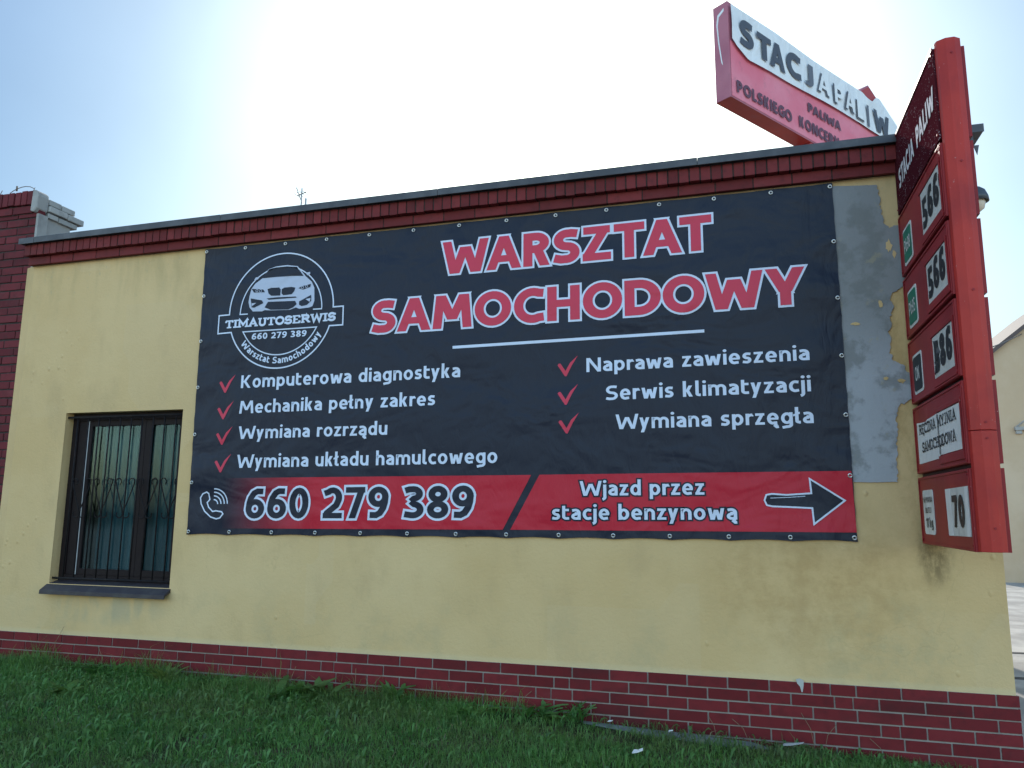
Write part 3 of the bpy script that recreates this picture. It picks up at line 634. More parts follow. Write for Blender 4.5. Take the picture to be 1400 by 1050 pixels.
for i in range(nxs):
    def cp(i): x = OX0 + .2 + (OX1 - OX0 - .2) * i / nxs; return x, .30 + .018 * math.sin(x * 34) + .012 * math.sin(x * 71)
    a, b = cp(i), cp(i + 1); m.quad((a[0], a[1], OZ0 - .1), (b[0], b[1], OZ0 - .1), (b[0], b[1], OZ1 + .1), (a[0], a[1], OZ1 + .1))
m.build('curtain', 'curtain', win, True)
m = MB(); m.prism([(.285, -.001, .410), (.285, -.072, .364), (.285, -.074, .332), (.285, -.066, .332), (.285, -.064, .350), (.285, -.001, .380)], (1.285, 0, 0)); m.prism([(OX0 + .001, -.001, .4185), (OX0 + .001, .087, .438), (OX0 + .001, .087, .416), (OX0 + .001, -.001, .4155)][::-1], (OX1 - OX0 - .002, 0, 0)); m.build('sill', 'sill', win, bevel=.002)
m = MB(); gy = .035
for k in range(10):
    x = .415 + .1165 * k; m.tube([(x, gy, OZ0 + .04), (x, gy, OZ1 - .035)], .0062)
for z in (OZ0 + .045, OZ1 - .04): m.box(OX0 - .0, OX1, gy - .012, gy - .007, z - .009, z + .009)
def heart(cx):
    out = []
    for sd in (-1, 1):
        A0 = .100                                            # half width of the heart at its shoulder
        top = [(cx + sd * (A0 - .028 + .028 * math.cos(R(t))), 1.290 + .030 * math.sin(R(t))) for t in range(230, -1, -23)]
        low = [(cx + sd * .085, 1.24), (cx + sd * .048, 1.14), (cx + sd * .014, 1.06), (cx + sd * .004, 1.02)]
        cur = [(cx + sd * (.036 - .032 * math.cos(R(t))), 1.012 - .030 * math.sin(R(t))) for t in range(10, 215, 22)]
        out.append([(min(max(x, OX0 + .008), OX1 - .008), gy - .010 - .002 * sd, z) for x, z in top + low + cur])
    return out
for k in range(1, 10, 2):
    for path in heart(.415 + .1165 * k): m.tube(path, .0052, 5)
m.build('grille', 'iron', win, True)

# ------------------------------------------------------------------ banner
ban = thing('advertising_banner', 'large navy and red printed advertising banner fixed to the ochre wall', 'banner', (4.25, -.012, .86))
TL, TR, BR_, BL = (1.672, 3.317), (6.808, 3.345), (6.826, .886), (1.696, .852)
def edge(a, b, n, amp, nx_, nz_):
    out = []
    for i in range(n):
        t = i / n; e = amp * abs(math.sin(math.pi * t * 13)); out.append((a[0] + (b[0] - a[0]) * t + nx_ * e, a[1] + (b[1] - a[1]) * t + nz_ * e))
    return out
outl = edge(BL, BR_, 78, .010, 0, 1) + edge(BR_, TR, 36, .005, -1, 0) + edge(TR, TL, 78, .004, 0, -1) + edge(TL, BL, 36, .005, 1, 0)
m = MB(); m.prism([(x, -.017, z) for x, z in outl], (0, .004, 0)); m.build('sheet', 'banner_dark', ban)
lay = lambda d: (lambda x, z, e=0: (x, -.017 - d - e, z))
L1, L2, L3 = lay(.002), lay(.004), lay(.006)
def poly(pts, mat, name, L=L1):
    mb = MB(); mb.add([L(*p) for p in pts], [tuple(range(len(pts)))]); return mb.build(name, mat, ban)
poly([(1.98, 1.315), (2.04, .908), (4.429, .930), (4.643, 1.328)][::1], 'banner_fade', 'colour_stripe')
poly([(4.705, 1.329), (4.487, .931), (6.822, .946), (6.812, 1.343)], 'banner_red', 'colour_stripe')
def head(text, x0, z0, x1, z1, cap, name, fill, rim, t, grow, gap):
    for q in by_word(text, x0, z0, x1, z1, t, gap):
        mb = MB(); line_of_text(mb, *q, cap, L2, t, grow, gap); mb.build(name + '_outline', rim, ban)
        mb = MB(); line_of_text(mb, *q, cap, L3, t, 0, gap); mb.build(name, fill, ban)
head('WARSZTAT', 3.908, 2.907, 5.982, 2.931, .266, 'headline', 'banner_headline', 'banner_white', .235, .0155, .075)
head('SAMOCHODOWY', 3.315, 2.464, 6.593, 2.488, .266, 'headline', 'banner_headline', 'banner_white', .235, .0155, .075)
m = MB(); add_strip(m, [(4.009, 2.315), (5.907, 2.336)], .022, L1); m.build('rule', 'banner_white', ban)
for t, x0, z0, x1, z1, c in (('Komputerowa diagnostyka', 2.127, 2.063, 4.076, 2.078, .108), ('Mechanika pełny zakres', 2.127, 1.848, 3.874, 1.867, .106), ('Wymiana rozrządu', 2.134, 1.636, 3.480, 1.646, .105), ('Wymiana układu hamulcowego', 2.137, 1.398, 4.382, 1.418, .108),
                             ('Naprawa zawieszenia', 5.059, 2.075, 6.595, 2.094, .104), ('Serwis klimatyzacji', 5.20, 1.862, 6.593, 1.879, .106), ('Wymiana sprzęgła', 5.268, 1.650, 6.599, 1.663, .106)):
    for q in by_word(t, x0, z0, x1, z1, .172): m = MB(); line_of_text(m, *q, c, L1, .172); m.build('service_text', 'banner_white', ban)
for x, z in ((1.915, 2.03), (1.913, 1.806), (1.918, 1.592), (1.922, 1.363), (4.842, 2.051), (4.842, 1.838), (4.848, 1.627)):
    poly([(x + a * .154, z + b * .152) for a, b in ((0, .56), (.07, .64), (.15, .63), (.39, .26), (.62, .66), (1, 1), (.70, .52), (.44, 0), (.36, 0))][::-1], 'banner_headline', 'tick')
head('660 279 389', 2.250, .990, 4.203, 1.012, .240, 'phone_number', 'banner_dark', 'banner_white', .190, .018, .10)
for t, a in (('Wjazd przez', (5.004, 1.177, 5.872, 1.187, .104)), ('stacje benzynową', (4.800, 1.006, 6.082, 1.020, .104))):
    for q in by_word(t, *a[:4], .175):
        m = MB(); line_of_text(m, *q, a[4], L2, .175, .011); m.build('direction_text_outline', 'banner_dark', ban)
        m = MB(); line_of_text(m, *q, a[4], L3, .175); m.build('direction_text', 'banner_white', ban)
ar = [(6.262, 1.150), (6.275, 1.186), (6.31, 1.193), (6.40, 1.186), (6.559, 1.197), (6.553, 1.292), (6.762, 1.150), (6.566, .996), (6.560, 1.100), (6.40, 1.107), (6.31, 1.110), (6.276, 1.118)]
poly(ar, 'banner_dark', 'arrow', L2); m = MB(); add_strip(m, ar, .011, L3, True); add_strip(m, [(6.30, 1.165), (6.42, 1.170), (6.52, 1.178)], .004, L3); m.build('arrow_outline', 'banner_white', ban)
m = MB(); px = lambda a, b: (1.806 + (a - 78) / 112 * .272, .982 + (715 - b) / 132 * .252)
add_strip(m, [px(*q) for q in ((80, 625), (88, 608), (103, 600), (112, 607), (118, 632), (108, 645), (115, 665), (132, 683), (145, 680), (168, 684), (173, 693), (162, 710), (148, 714), (125, 706), (100, 682), (84, 650))], .011, L2, True)
for r_ in (16, 29, 42, 54):
    add_strip(m, [px(134 + r_ * math.cos(R(t)), 652 - r_ * 1.22 * math.sin(R(t))) for t in range(2, 93, 10)], .010, L2)
m.build('phone_icon', 'banner_white', ban)
# emblem
CX, CZ = 2.464, 2.714; lw = .0115
em = MB(); a0 = math.degrees(math.asin((2.706 - CZ) / .495))
add_strip(em, [(1.998, 2.548), (1.866, 2.544), (1.866, 2.703), (1.969, 2.705)] + arc(CX, CZ, .495, 181, -1, 48)[1:-1] + [(2.958, 2.709), (3.050, 2.709), (3.052, 2.552), (2.930, 2.552)] + arc(CX, CZ, .495, -19.2, -160.8, 40)[1:-1], lw, L2, True)
add_strip(em, [(2.150, 2.700), (2.073, 2.701)] + arc(CX, CZ - .01, .389, 178, 2, 40) + [(2.851, 2.700), (2.772, 2.701)], lw * .85, L2)
add_strip(em, [(2.114, 2.546), (2.813, 2.548)] + arc(CX, 2.722, .390, -26.8, -153.2, 30)[1:-1], lw * .85, L2, True)
em = em.build('emblem', 'banner_white', ban)
m = MB(); slab_text(m, 'TIMAUTOSERWIS', 1.934, 2.588, 2.987, 2.594, .066, .0195, lambda x, z, d: (x, -.021 - d, z)); m.build('emblem_lettering', 'banner_white', em)
for q in by_word('660 279 389', 2.203, 2.474, 2.724, 2.475, .19): m = MB(); line_of_text(m, *q, .053, L2, .19); m.build('emblem_lettering', 'banner_white', em)
def ringmap(x, z, e=0):
    ang = R(-143.5 + x * (143.5 - 29.5)); rr = .455 - z
    return L2(CX + rr * math.cos(ang), CZ + rr * math.sin(ang), e)
for q in by_word('Warsztat Samochodowy', 0, 0, 1, 0, .19): m = MB(); line_of_text(m, *q, .056, ringmap, .19); m.build('emblem_lettering', 'banner_white', em)
CAR = {
 'body': [(2.154, 2.857), (2.169, 2.92), (2.204, 2.964), (2.254, 2.995), (2.279, 3.011), (2.326, 3.083), (2.402, 3.101), (2.504, 3.104), (2.606, 3.086), (2.646, 3.04), (2.687, 2.991), (2.746, 2.94), (2.773, 2.887), (2.78, 2.773), (2.764, 2.729), (2.733, 2.719), (2.641, 2.714), (2.609, 2.728), (2.553, 2.711), (2.376, 2.718), (2.312, 2.724), (2.287, 2.715), (2.196, 2.72), (2.161, 2.758), (2.148, 2.805)],
 'dark': [[(2.273, 3.006), (2.332, 3.081), (2.402, 3.091), (2.504, 3.092), (2.6, 3.078), (2.668, 2.996), (2.56, 3.004), (2.408, 3.007)], [(2.327, 2.906), (2.363, 2.915), (2.44, 2.912), (2.456, 2.893), (2.454, 2.841), (2.367, 2.845), (2.34, 2.867)], [(2.466, 2.896), (2.491, 2.908), (2.56, 2.908), (2.594, 2.9), (2.587, 2.872), (2.564, 2.845), (2.482, 2.842), (2.466, 2.858)],
          [(2.339, 2.794), (2.599, 2.785), (2.616, 2.756), (2.583, 2.729), (2.54, 2.715), (2.369, 2.723), (2.31, 2.748)], [(2.168, 2.836), (2.28, 2.811), (2.295, 2.786), (2.209, 2.752), (2.183, 2.756)], [(2.637, 2.777), (2.748, 2.826), (2.751, 2.775), (2.713, 2.743), (2.664, 2.735), (2.639, 2.748)],
          [(2.171, 2.92), (2.286, 2.906), (2.303, 2.881), (2.197, 2.885)], [(2.624, 2.892), (2.654, 2.907), (2.74, 2.921), (2.736, 2.895), (2.668, 2.877)], [(2.324, 2.825), (2.42, 2.828), (2.603, 2.822), (2.613, 2.812), (2.344, 2.812)]],
 'light': [[(2.181, 2.791), (2.227, 2.792), (2.186, 2.765)], [(2.698, 2.792), (2.745, 2.798), (2.739, 2.766)], [(2.192, 2.994), (2.207, 3.017), (2.246, 3.02), (2.228, 2.997)], [(2.685, 3.02), (2.728, 3.025), (2.73, 3.005), (2.705, 2.997)]]}
m = MB(); m.add([L1(*p) for p in CAR['body']], [tuple(range(len(CAR['body'])))]); car = m.build('car_drawing', 'banner_car', em)
m = MB()
for q in CAR['dark']: m.add([L2(*p) for p in q], [tuple(range(len(q)))])
m.build('car_shading', 'banner_dark', em)
m = MB()
for q in CAR['light']: m.add([L3(*p) for p in q], [tuple(range(len(q)))])
for x, z in ((2.226, 2.899), (2.262, 2.895), (2.664, 2.895), (2.702, 2.902)): add_strip(m, arc(x, z, .011, 0, 330, 11), .004, L3, True)
m.build('car_highlights', 'banner_car', em)
ring = None
def lerp(a, b, t): return (a[0] + (b[0] - a[0]) * t, a[1] + (b[1] - a[1]) * t)
iTL, iTR, iBR, iBL = (1.690, 3.292), (6.790, 3.318), (6.806, .912), (1.716, .878)
spots = [lerp(iBL, iBR, i / 13) for i in range(14)] + [lerp(iTL, iTR, i / 13) for i in range(14)] + [lerp(iTL, iBL, i / 6) for i in range(1, 6)] + [lerp(iTR, iBR, i / 6) for i in range(1, 6)]
for x, z in spots:
    if ring is None:
        m = MB(); m.tube([(x + .0115 * math.cos(R(t)), -.0195, z + .0115 * math.sin(R(t))) for t in range(0, 360, 30)], .0052, 5, True)
        ring = m.build('eyelet', 'steel', ban, True, loc=(x - 4.25, 0, z - .86)); 
    else:
        c = ring.copy(); COL.objects.link(c); c.parent = ban; c.location = (x - 4.25, 0, z - .86)

# ------------------------------------------------------------------ price sign on the corner
tot = thing('price_sign', 'tall red fuel price sign projecting from the wall corner', 'sign', (7.28, -.6, .88))
m = MB(); m.box(7.232, 7.336, -1.164, -.03, .888, 3.58); m.build('core', 'totem_dark', tot)
for z in (1.2, 2.3, 3.2): m = MB(); m.box(7.25, 7.32, -.03, 0, z, z + .08); m.build('mounting_bracket', 'iron', tot)
prof = [(7.2335, -1.165), (7.215, -1.165), (7.222, -1.192), (7.262, -1.2152), (7.305, -1.215), (7.338, -1.191), (7.343, -1.165)]
for a, b in ((.885, 1.478), (1.481, 3.61)):
    m = MB(); m.prism([(x, y, a) for x, y in prof], (0, 0, b - a)); m.build('edge_cover', 'nose_red', tot, bevel=.003)
rows = [(3.058, 3.585), (2.622, 3.035), (2.195, 2.598), (1.765, 2.172), (1.318, 1.740), (.883, 1.295)]
F = lambda d: (lambda u, z, e=0: (7.205 - d - e, -u, z))
for i, (a, b) in enumerate(rows):
    m = MB(); m.box(7.205, 7.2315, -1.163, -.03, a, b)
    if i: # raised rim round the tray
        for q in ((-1.160, -.033, b - .016, b - .003), (-1.160, -.033, a + .003, a + .014), (-1.160, -1.148, a + .014, b - .016), (-.045, -.033, a + .014, b - .016)): m.box(7.1995, 7.2045, *q)
    pan = m.build('panel' if i else 'header_panel', 'totem_red' if i else 'flaked', tot, bevel=.002)
    m = MB(); m.box(7.346, 7.366, -1.15, -.06, a, b); m.build('back_panel', 'totem_red', tot)
m = MB(); m.box(7.199, 7.2045, -1.163, -.03, 3.574, 3.592); m.build('header_trim', 'totem_red', tot)
for a, b in rows:
    for z in (a + .03, b - .03):
        for u in (.05, 1.145): m = MB(); m.tube([(7.2035, -u, z), (7.197, -u, z)], .006, 8); m.build('bolt', 'totem_red', tot)
for z in (1.0, 1.44, 1.52, 2.2, 2.9, 3.52): m = MB(); m.tube([(7.2845, -1.2145, z), (7.2845, -1.2190, z)], .006, 8); m.build('bolt', 'totem_red', tot)
def face(pts, mat, name, d, th=.003):
    m = MB(); m.prism([F(d)(*p) for p in pts], (th, 0, 0)); return m.build(name, mat, tot)
def rrect(u0, u1, z0, z1, r=.02):
    out = []
    for cx, cz, a in ((u1 - r, z1 - r, 0), (u0 + r, z1 - r, 90), (u0 + r, z0 + r, 180), (u1 - r, z0 + r, 270)):
        out += [(cx + r * math.cos(R(a + t)), cz + r * math.sin(R(a + t))) for t in (0, 45, 90)]
    return out
def holder(u0, u1, z0, z1):
    m = MB()
    for a, b, c, d in ((u0 - .03, u1 + .02, z0 - .050, z0 - .004), (u0 - .03, u1 + .02, z1 + .004, z1 + .028), (u1 + .002, u1 + .018, z0 - .004, z1 + .004)):
        m.box(7.196, 7.2045, -b, -a, c, d)
    m.build('card_holder', 'totem_red', tot, bevel=.002)
def words(t, u0, z0, u1, z1, cap, mat, name, d, off=.14):
    m = MB(); line_of_text(m, t, u0, z0, u1, z1, cap, F(d), off); return m.build(name, mat, tot)
for q in (('STACJA', .150, 3.196, .60, 3.226), ('PALIW', .68, 3.230, 1.12, 3.264)): m = MB(); line_of_text(m, *q, .130, F(.003), .23); m.build('header_lettering', 'letter_flaked', tot)
for tg, txt, (z0, z1), price, (c0, c1), col in ((0, 'Pb98', (2.662, 2.903), '566', (2.688, 2.941), 'tag_green'), (1, 'Pb95', (2.243, 2.487), '566', (2.268, 2.502), 'tag_green'), (2, 'ON', (1.813, 2.063), '586', (1.830, 2.066), 'tag_dark')):
    face(rrect(.135, .377, z0, z1), 'tag_white', 'fuel_tag', .003); face(rrect(.150, .362, z0 + .018, z1 - .018), col, 'fuel_tag_field', .006)
    zc = (z0 + z1) / 2
    words(txt, .175 if tg < 2 else .20, zc - .045, .345 if tg < 2 else .31, zc - .043, .085, 'tag_white', 'fuel_name', .008, .15)
    face([(.672, c0), (1.112, c0), (1.112, c1), (.672, c1)], 'card', 'price_card', .004); holder(.672, 1.112, c0, c1)
    m = MB()
    for k, ch in enumerate(price):
        u = .695 + k * .133; line_of_text(m, ch, u, c0 + .034 - (0.012 if k == 0 else 0) + .006 * k, u + .116, c0 + .036 - (0.012 if k == 0 else 0) + .006 * k, .178, F(.007), .245)
    if tg == 0: add_strip(m, [(1.098, c0 + .13), (1.098, c0 + .2)], .012, F(.007))
    if tg == 2: 
        add_strip(m, [(.70, c0 + .02), (.745, c0 + .075), (.79, c0 + .03)], .022, F(.0085)); add_strip(m, [(.71, c0 + .08), (.80, c0 + .125)], .02, F(.009))
    m.build('price', 'ink', tot)
    if tg == 2:
        face([(.69, c1 - .02), (.76, c1 - .03), (.83, c0 + .13), (.80, c0 + .11), (.73, c0 + .14)], 'ink_grey', 'smear', .006, .001)
face([(.118, 1.376), (.62, 1.380), (.64, 1.394), (.66, 1.397), (1.118, 1.397), (1.118, 1.634), (.64, 1.634), (.40, 1.628), (.36, 1.618), (.118, 1.634)], 'card_white', 'notice', .004); holder(.66, 1.118, 1.395, 1.634)
m = MB(); q = lambda x, z, d: (7.198 - d, -x, z)
slab_text(m, 'RĘCZNA MYJNIA', .180, 1.552, 1.038, 1.556, .062, .0105, q); slab_text(m, 'SAMOCHODOWA', .232, 1.440, 1.010, 1.447, .062, .0105, q)
add_strip(m, [(.655, 1.628), (.66, 1.56), (.652, 1.50), (.668, 1.45), (.66, 1.40)], .014, F(.0085)); m.build('notice_lettering', 'ink', tot)
face(rrect(.128, .390, .946, 1.212), 'tag_white', 'bottle_tag', .004)
words('WYMIANA', .150, 1.135, .375, 1.138, .034, 'ink', 'bottle_text', .007, .17); words('BUTLI', .190, 1.072, .330, 1.074, .034, 'ink', 'bottle_text', .007, .17); words('11 kg', .185, .985, .355, .988, .058, 'ink', 'bottle_text', .007, .17)
face([(.700, .951), (1.126, .956), (1.128, 1.208), (.688, 1.204)], 'card', 'price_card', .004)
face([(.700, .951), (.80, .953), (.79, 1.205), (.688, 1.204)], 'card_white', 'price_card_strip', .0055, .001); face([(1.06, .955), (1.126, .956), (1.128, 1.208), (1.07, 1.206)], 'card_white', 'price_card_strip', .0055, .001)
words('70', .82, .998, 1.045, 1.0, .168, 'ink', 'price', .008, .22)

# ------------------------------------------------------------------ station sign standing behind the roof
B = Vector((6.236, 5.471, 7.12)); D = Vector((.57102, .82094, 0)); N = Vector((D.y, -D.x, 0))
sg = thing('station_sign', 'long faded pink and white station sign on a post above the roof', 'sign', (7.8, 7.7, -.45))
S3 = lambda d: (lambda s, h, e=0: tuple(B + D * s + N * (d + 6 * e) + Vector((0, 0, h))))
def sgpoly(pts, d, th, mat, name, bevel=0):
    m = MB(); m.prism([S3(d)(*p) for p in pts], tuple(-N * th)); return m.build(name, mat, sg, bevel=bevel)
outl = [(0.02, .02), (5.6, .02), (5.6, 1.20), (4.37, 1.80), (3.93, 1.52), (.02, 1.535)]
sgpoly([(0, 0), (5.62, 0), (5.62, 1.22), (4.37, 1.83), (3.92, 1.545), (0, 1.56)], -.02, .26, 'sign_case', 'case', .008)
sgpoly([(.03, .03), (5.58, .03), (5.58, .92), (.03, .92)], -.014, .004, 'sign_pink', 'face')
sgpoly([(3.9, .9), (5.58, .9), (5.58, 1.19), (4.37, 1.79), (3.93, 1.51)], -.012, .004, 'sign_under', 'gable_face')
m = MB(); m.add([tuple(B + D * s - N * t + Vector((0, 0, -.004))) for s, t in ((0, .02), (5.62, .02), (5.62, .28), (0, .28))], [(0, 1, 2, 3)]); m.build('underside', 'sign_under', sg)
m = MB(); m.add([tuple(B + D * s - N * (.30 if 0 else t) + Vector((0, 0, h))) for s, t, h in ((-.002, .085, 1.47), (-.002, .20, 1.40), (-.002, .225, 1.25), (-.002, .205, .95), (-.002, .16, .60), (-.002, .135, .55), (-.002, .15, .66), (-.002, .183, .95), (-.002, .20, 1.22), (-.002, .175, 1.36), (-.002, .085, 1.42))], [tuple(range(11))]); m.build('peeling_strip', 'cloth', sg)
# cloth draped over the upper half, its lower hem sagging
hem = [(.02, .93), (.15, .84), (.42, .73), (.70, .75), (1.01, .77), (1.57, .785), (2.05, .81), (2.61, .845), (3.21, .87), (3.92, .88), (4.21, .87), (5.45, .87)]
topc = [(.03, 1.50), (1.2, 1.53), (2.4, 1.50), (3.90, 1.535), (4.02, 1.55), (4.20, 1.50), (4.40, 1.49), (4.55, 1.62), (4.69, 1.655), (5.45, 1.285)]
m = MB(); nn = 90; s_ = np.linspace(.025, 5.44, nn); hb = np.interp(s_, [p[0] for p in hem], [p[1] for p in hem]); ht = np.interp(s_, [p[0] for p in topc], [p[1] for p in topc]); K = 14
for i in range(nn):
    for k in range(K + 1):
        f = k / K; dd = .022 + .010 * math.sin(s_[i] * 5 + f * 3) * f * (1 - f) * 4 + (1 - f) ** 3 * (.006 + .004 * math.sin(s_[i] * 3)); m.v.append(S3(dd)(s_[i], hb[i] + (ht[i] - hb[i]) * f))
for i in range(nn - 1):
    for k in range(K): a = i * (K + 1) + k; m.f.append((a, a + K + 1, a + K + 2, a + 1))
m.build('cloth_cover', 'cloth', sg, True)
for ch, a, b, z, c, mt in (('S', .20, .56, .90, .45, 'letter_dark'), ('T', .65, 1.04, .89, .42, 'letter_dark'), ('A', .99, 1.42, .88, .44, 'letter_dark'), ('C', 1.46, 1.90, .92, .43, 'letter_dark'), ('J', 2.0, 2.28, .94, .40, 'letter_mid'), ('A', 2.38, 2.78, .95, .38, 'letter_mid'), ('P', 2.92, 3.24, .93, .37, 'letter_mid'),
                           ('A', 3.29, 3.63, .95, .38, 'letter_mid'), ('L', 3.71, 3.98, .92, .37, 'letter_mid'), ('I', 4.11, 4.19, .90, .42, 'letter_mid'), ('W', 4.37, 4.97, .92, .42, 'letter_dark')):
    m = MB(); vs, fs = [], []
    t2 = MB(); line_of_text(t2, ch, a, z, b, z, c, S3(.046), .25)
    t3 = MB(); line_of_text(t3, ch, a + .03, z + .025, b + .02, z + .025, c - .03, S3(.056), .21)
    t2.build('letter', mt, sg)
    if mt == 'letter_mid' and ch in 'APL': t3.build('letter_face', 'cloth', sg)
m = MB(); line_of_text(m, 'PALIWA', 2.13, .505, 3.19, .505, .165, S3(.004), .25, 0, .09); m.build('face_lettering', 'letter_maroon', sg)
m = MB(); line_of_text(m, 'POLSKIEGO', .13, .115, 1.62, .125, .195, S3(.004), .25); m.build('face_lettering', 'letter_maroon', sg)
m = MB(); line_of_text(m, 'KONCERN', 1.83, .14, 3.10, .15, .195, S3(.004), .25); m.build('face_lettering', 'letter_maroon', sg)
pc = B + D * 2.5 - N * .15
m = MB(); m.prism([tuple(pc + D * a + N * b + Vector((0, 0, -.005))) for a, b in ((-.3, -.12), (.3, -.12), (.3, .12), (-.3, .12))], (0, 0, -7.6)); m.build('post', 'sign_under', sg)

# ------------------------------------------------------------------ brick building on the left
lb = thing('brick_building', 'dark red brick building adjoining the ochre wall on its left', 'building', (-2, 1, -.45))
m = MB(); m.box(-6, -.335, .058, .13, -.6, 3.885); m.box(-6, -.42, .13, .45, -.6, 3.885); m.box(-6, -.335, .45, 5, -.6, 3.3); m.build('masonry', 'dark_joint', lb)
m = MB(); z = -.5; rw = 0
while z < 3.86:
    x = -.322 - (0 if rw % 2 == 0 else .13); first = True
    if rw % 2: m.box(-.322 - .12, -.322, .050 + random.uniform(-.002, .002), .12, z + .004, z + .072)
    while x > -3.2:
        dz = random.uniform(-.003, .003); m.box(x - .25, x, .050 + random.uniform(-.003, .003), .12, z + .004 + dz, z + .072 + dz); x -= .261
    z += .0805; rw += 1
m.build('brickwork', 'house_brick', lb, bevel=.004)
m = MB(); m.box(-6, -.40, .045, .138, 3.886, 4.098); m.build('parapet_mortar', 'dark_joint', lb)
m = MB(); m.box(-6, -.42, .14, .44, 3.886, 4.0); m.build('parapet_core', 'grey_mortar', lb)
m = MB(); x = -.385
while x > -3.2:
    m.box(x - .066, x, .012 + random.uniform(-.004, .004), .137, 3.975 + random.uniform(-.004, .004), 4.115 + random.uniform(-.006, .004)); x -= .077
x = -.39
while x > -3.2: m.box(x - .245, x, .032, .137, 3.892, 3.965); x -= .256
m.build('parapet_course', 'house_brick', lb, bevel=.005)
# mortared corner and whitewashed side courses
m = MB(); m.prism([(-.392, .005, 3.90), (-.345, .0, 3.885), (-.318, .01, 3.93), (-.312, .01, 4.05), (-.325, .01, 4.095), (-.36, .01, 4.118), (-.388, .01, 4.112)], (0, .13, 0)); m.build('mortar_corner', 'grey_mortar', lb, bevel=.012)
m = MB(); m.box(-.40, -.345, .14, .44, 3.3, 3.88); m.box(-.346, -.318, .044, .15, 3.3, 3.882); m.build('rendered_side', 'grey_mortar', lb)
m = MB()
for (x1, y0, y1, z0, z1) in ((-.315, .145, .29, 4.005, 4.062), (-.315, .30, .455, 4.003, 4.058), (-.300, .145, .36, 3.935, 3.995), (-.300, .368, .56, 3.930, 3.990), (-.318, .15, .27, 3.875, 3.925), (-.318, .278, .50, 3.872, 3.922)):
    m.box(-.42, x1, y0, y1, z0, z1)
m.build('side_course', 'grey_brick', lb, bevel=.006)
wr = MB(); wr.tube([(-.80, .1, 4.10), (-.779, .1, 4.162), (-.74, .1, 4.182), (-.691, .1, 4.198), (-.64, .1, 4.208), (-.591, .1, 4.210), (-.53, .1, 4.200), (-.476, .1, 4.174), (-.479, .1, 4.128), (-.485, .1, 4.10)], .004, 5)
wr.tube([(-.70, .1, 4.175), (-.700, .1, 4.225)], .009, 5); wr.tube([(-.93, .1, 4.10), (-.905, .1, 4.165), (-.885, .1, 4.20)], .004, 5); wr.tube([(-.50, .09, 4.10), (-.468, .1, 4.185)], .003, 5)
tag(wr.build('wire_loop', 'rust', None, True), 'thin rusty wire loop sticking up from the brick parapet', 'wire')

# ------------------------------------------------------------------ roof aerial, wall lamp
ae = thing('roof_aerial', 'small thin television aerial standing on the flat roof', 'aerial', (1.01, 2.5, 3.44))
m = MB(); m.tube([(1.013, 2.5, 3.42), (1.013, 2.5, 5.02)], .009, 6); m.tube([(1.075, 2.5, 3.42), (1.075, 2.5, 4.88)], .012, 6); m.build('mast', 'aerial', ae)
m = MB(); m.tube([(.955, 2.5, 4.93), (1.075, 2.5, 4.965)], .006, 5); m.tube([(.985, 2.42, 5.0), (.975, 2.58, 4.86)], .005, 5)
for k in range(4): x = .955 + .035 * k; m.tube([(x, 2.43, 4.93 + .01 * k), (x, 2.57, 4.93 + .01 * k)], .004, 5)
m.build('dipole', 'aerial', ae)
la = thing('wall_lamp', 'grey domed lamp on the side wall beside the red price sign', 'lamp', (7.65, .3, 3.3))
m = MB(); m.tube([(7.652, .3, 3.33), (7.74, .3, 3.33), (7.775, .3, 3.30)], .014, 8); m.box(7.651, 7.66, .26, .34, 3.28, 3.38); m.build('arm', 'lamp_shade', la)
def lathe(cx, cy, prof, n=20):
    m = MB(); k = len(prof)
    for i in range(n):
        for r_, z in prof: m.v.append((cx + r_ * math.cos(2 * math.pi * i / n), cy + r_ * math.sin(2 * math.pi * i / n), z))
    for i in range(n):
        for j in range(k - 1): m.f.append((i * k + j, ((i + 1) % n) * k + j, ((i + 1) % n) * k + j + 1, i * k + j + 1))
    return m
lathe(7.775, .3, [(.001, 3.335), (.03, 3.33), (.058, 3.305), (.074, 3.262), (.078, 3.225), (.074, 3.225), (.06, 3.26), (.001, 3.31)]).build('shade', 'lamp_shade', la, True)
lathe(7.775, .3, [(.001, 3.26), (.046, 3.25), (.055, 3.215), (.045, 3.175), (.02, 3.155), (.001, 3.152)]).build('globe', 'lamp_glass', la, True)

# ------------------------------------------------------------------ house across the lane
hs = thing('gabled_house', 'pale beige gabled house beyond the lane at far right', 'house', (15.1, 19, -.45))
m = MB(); m.prism([(11.55, 15, -.6), (18.65, 15, -.6), (18.65, 15, 4.46), (15.1, 15, 7.30), (11.55, 15, 4.46)], (0, 8, 0)); m.build('wall', 'house_wall', hs)
for a, b in (((11.35, 4.30), (15.1, 7.30)), ((18.85, 4.30), (15.1, 7.30))):
    m = MB(); m.prism([(a[0], 14.86, a[1]), (b[0], 14.86, b[1]), (b[0], 14.86, b[1] + .11), (a[0], 14.86, a[1] + .11)], (0, 8.3, 0)); m.build('roof', 'tile', hs)
m = MB(); m.box(12.36, 12.62, 14.90, 14.995, 3.02, 3.10); m.tube([(12.40, 14.95, 3.10), (12.52, 14.8, 3.22), (12.62, 14.75, 3.24)], .02, 6); m.box(12.38, 12.5, 14.93, 14.996, 2.94, 3.02); m.build('wall_bracket', 'grey_mortar', hs)
A_, B_ = Vector((12.70, 14.95, 5.30)), Vector((7.66, 3.36, 2.57))
m = MB(); m.tube([tuple(A_.lerp(B_, t) - Vector((0, 0, .10 * math.sin(math.pi * t)))) for t in np.linspace(0, 1, 16)], .012, 5)
tag(m.build('overhead_cable', 'cable'), 'thin dark cable running from the beige house gable towards the workshop', 'cable')

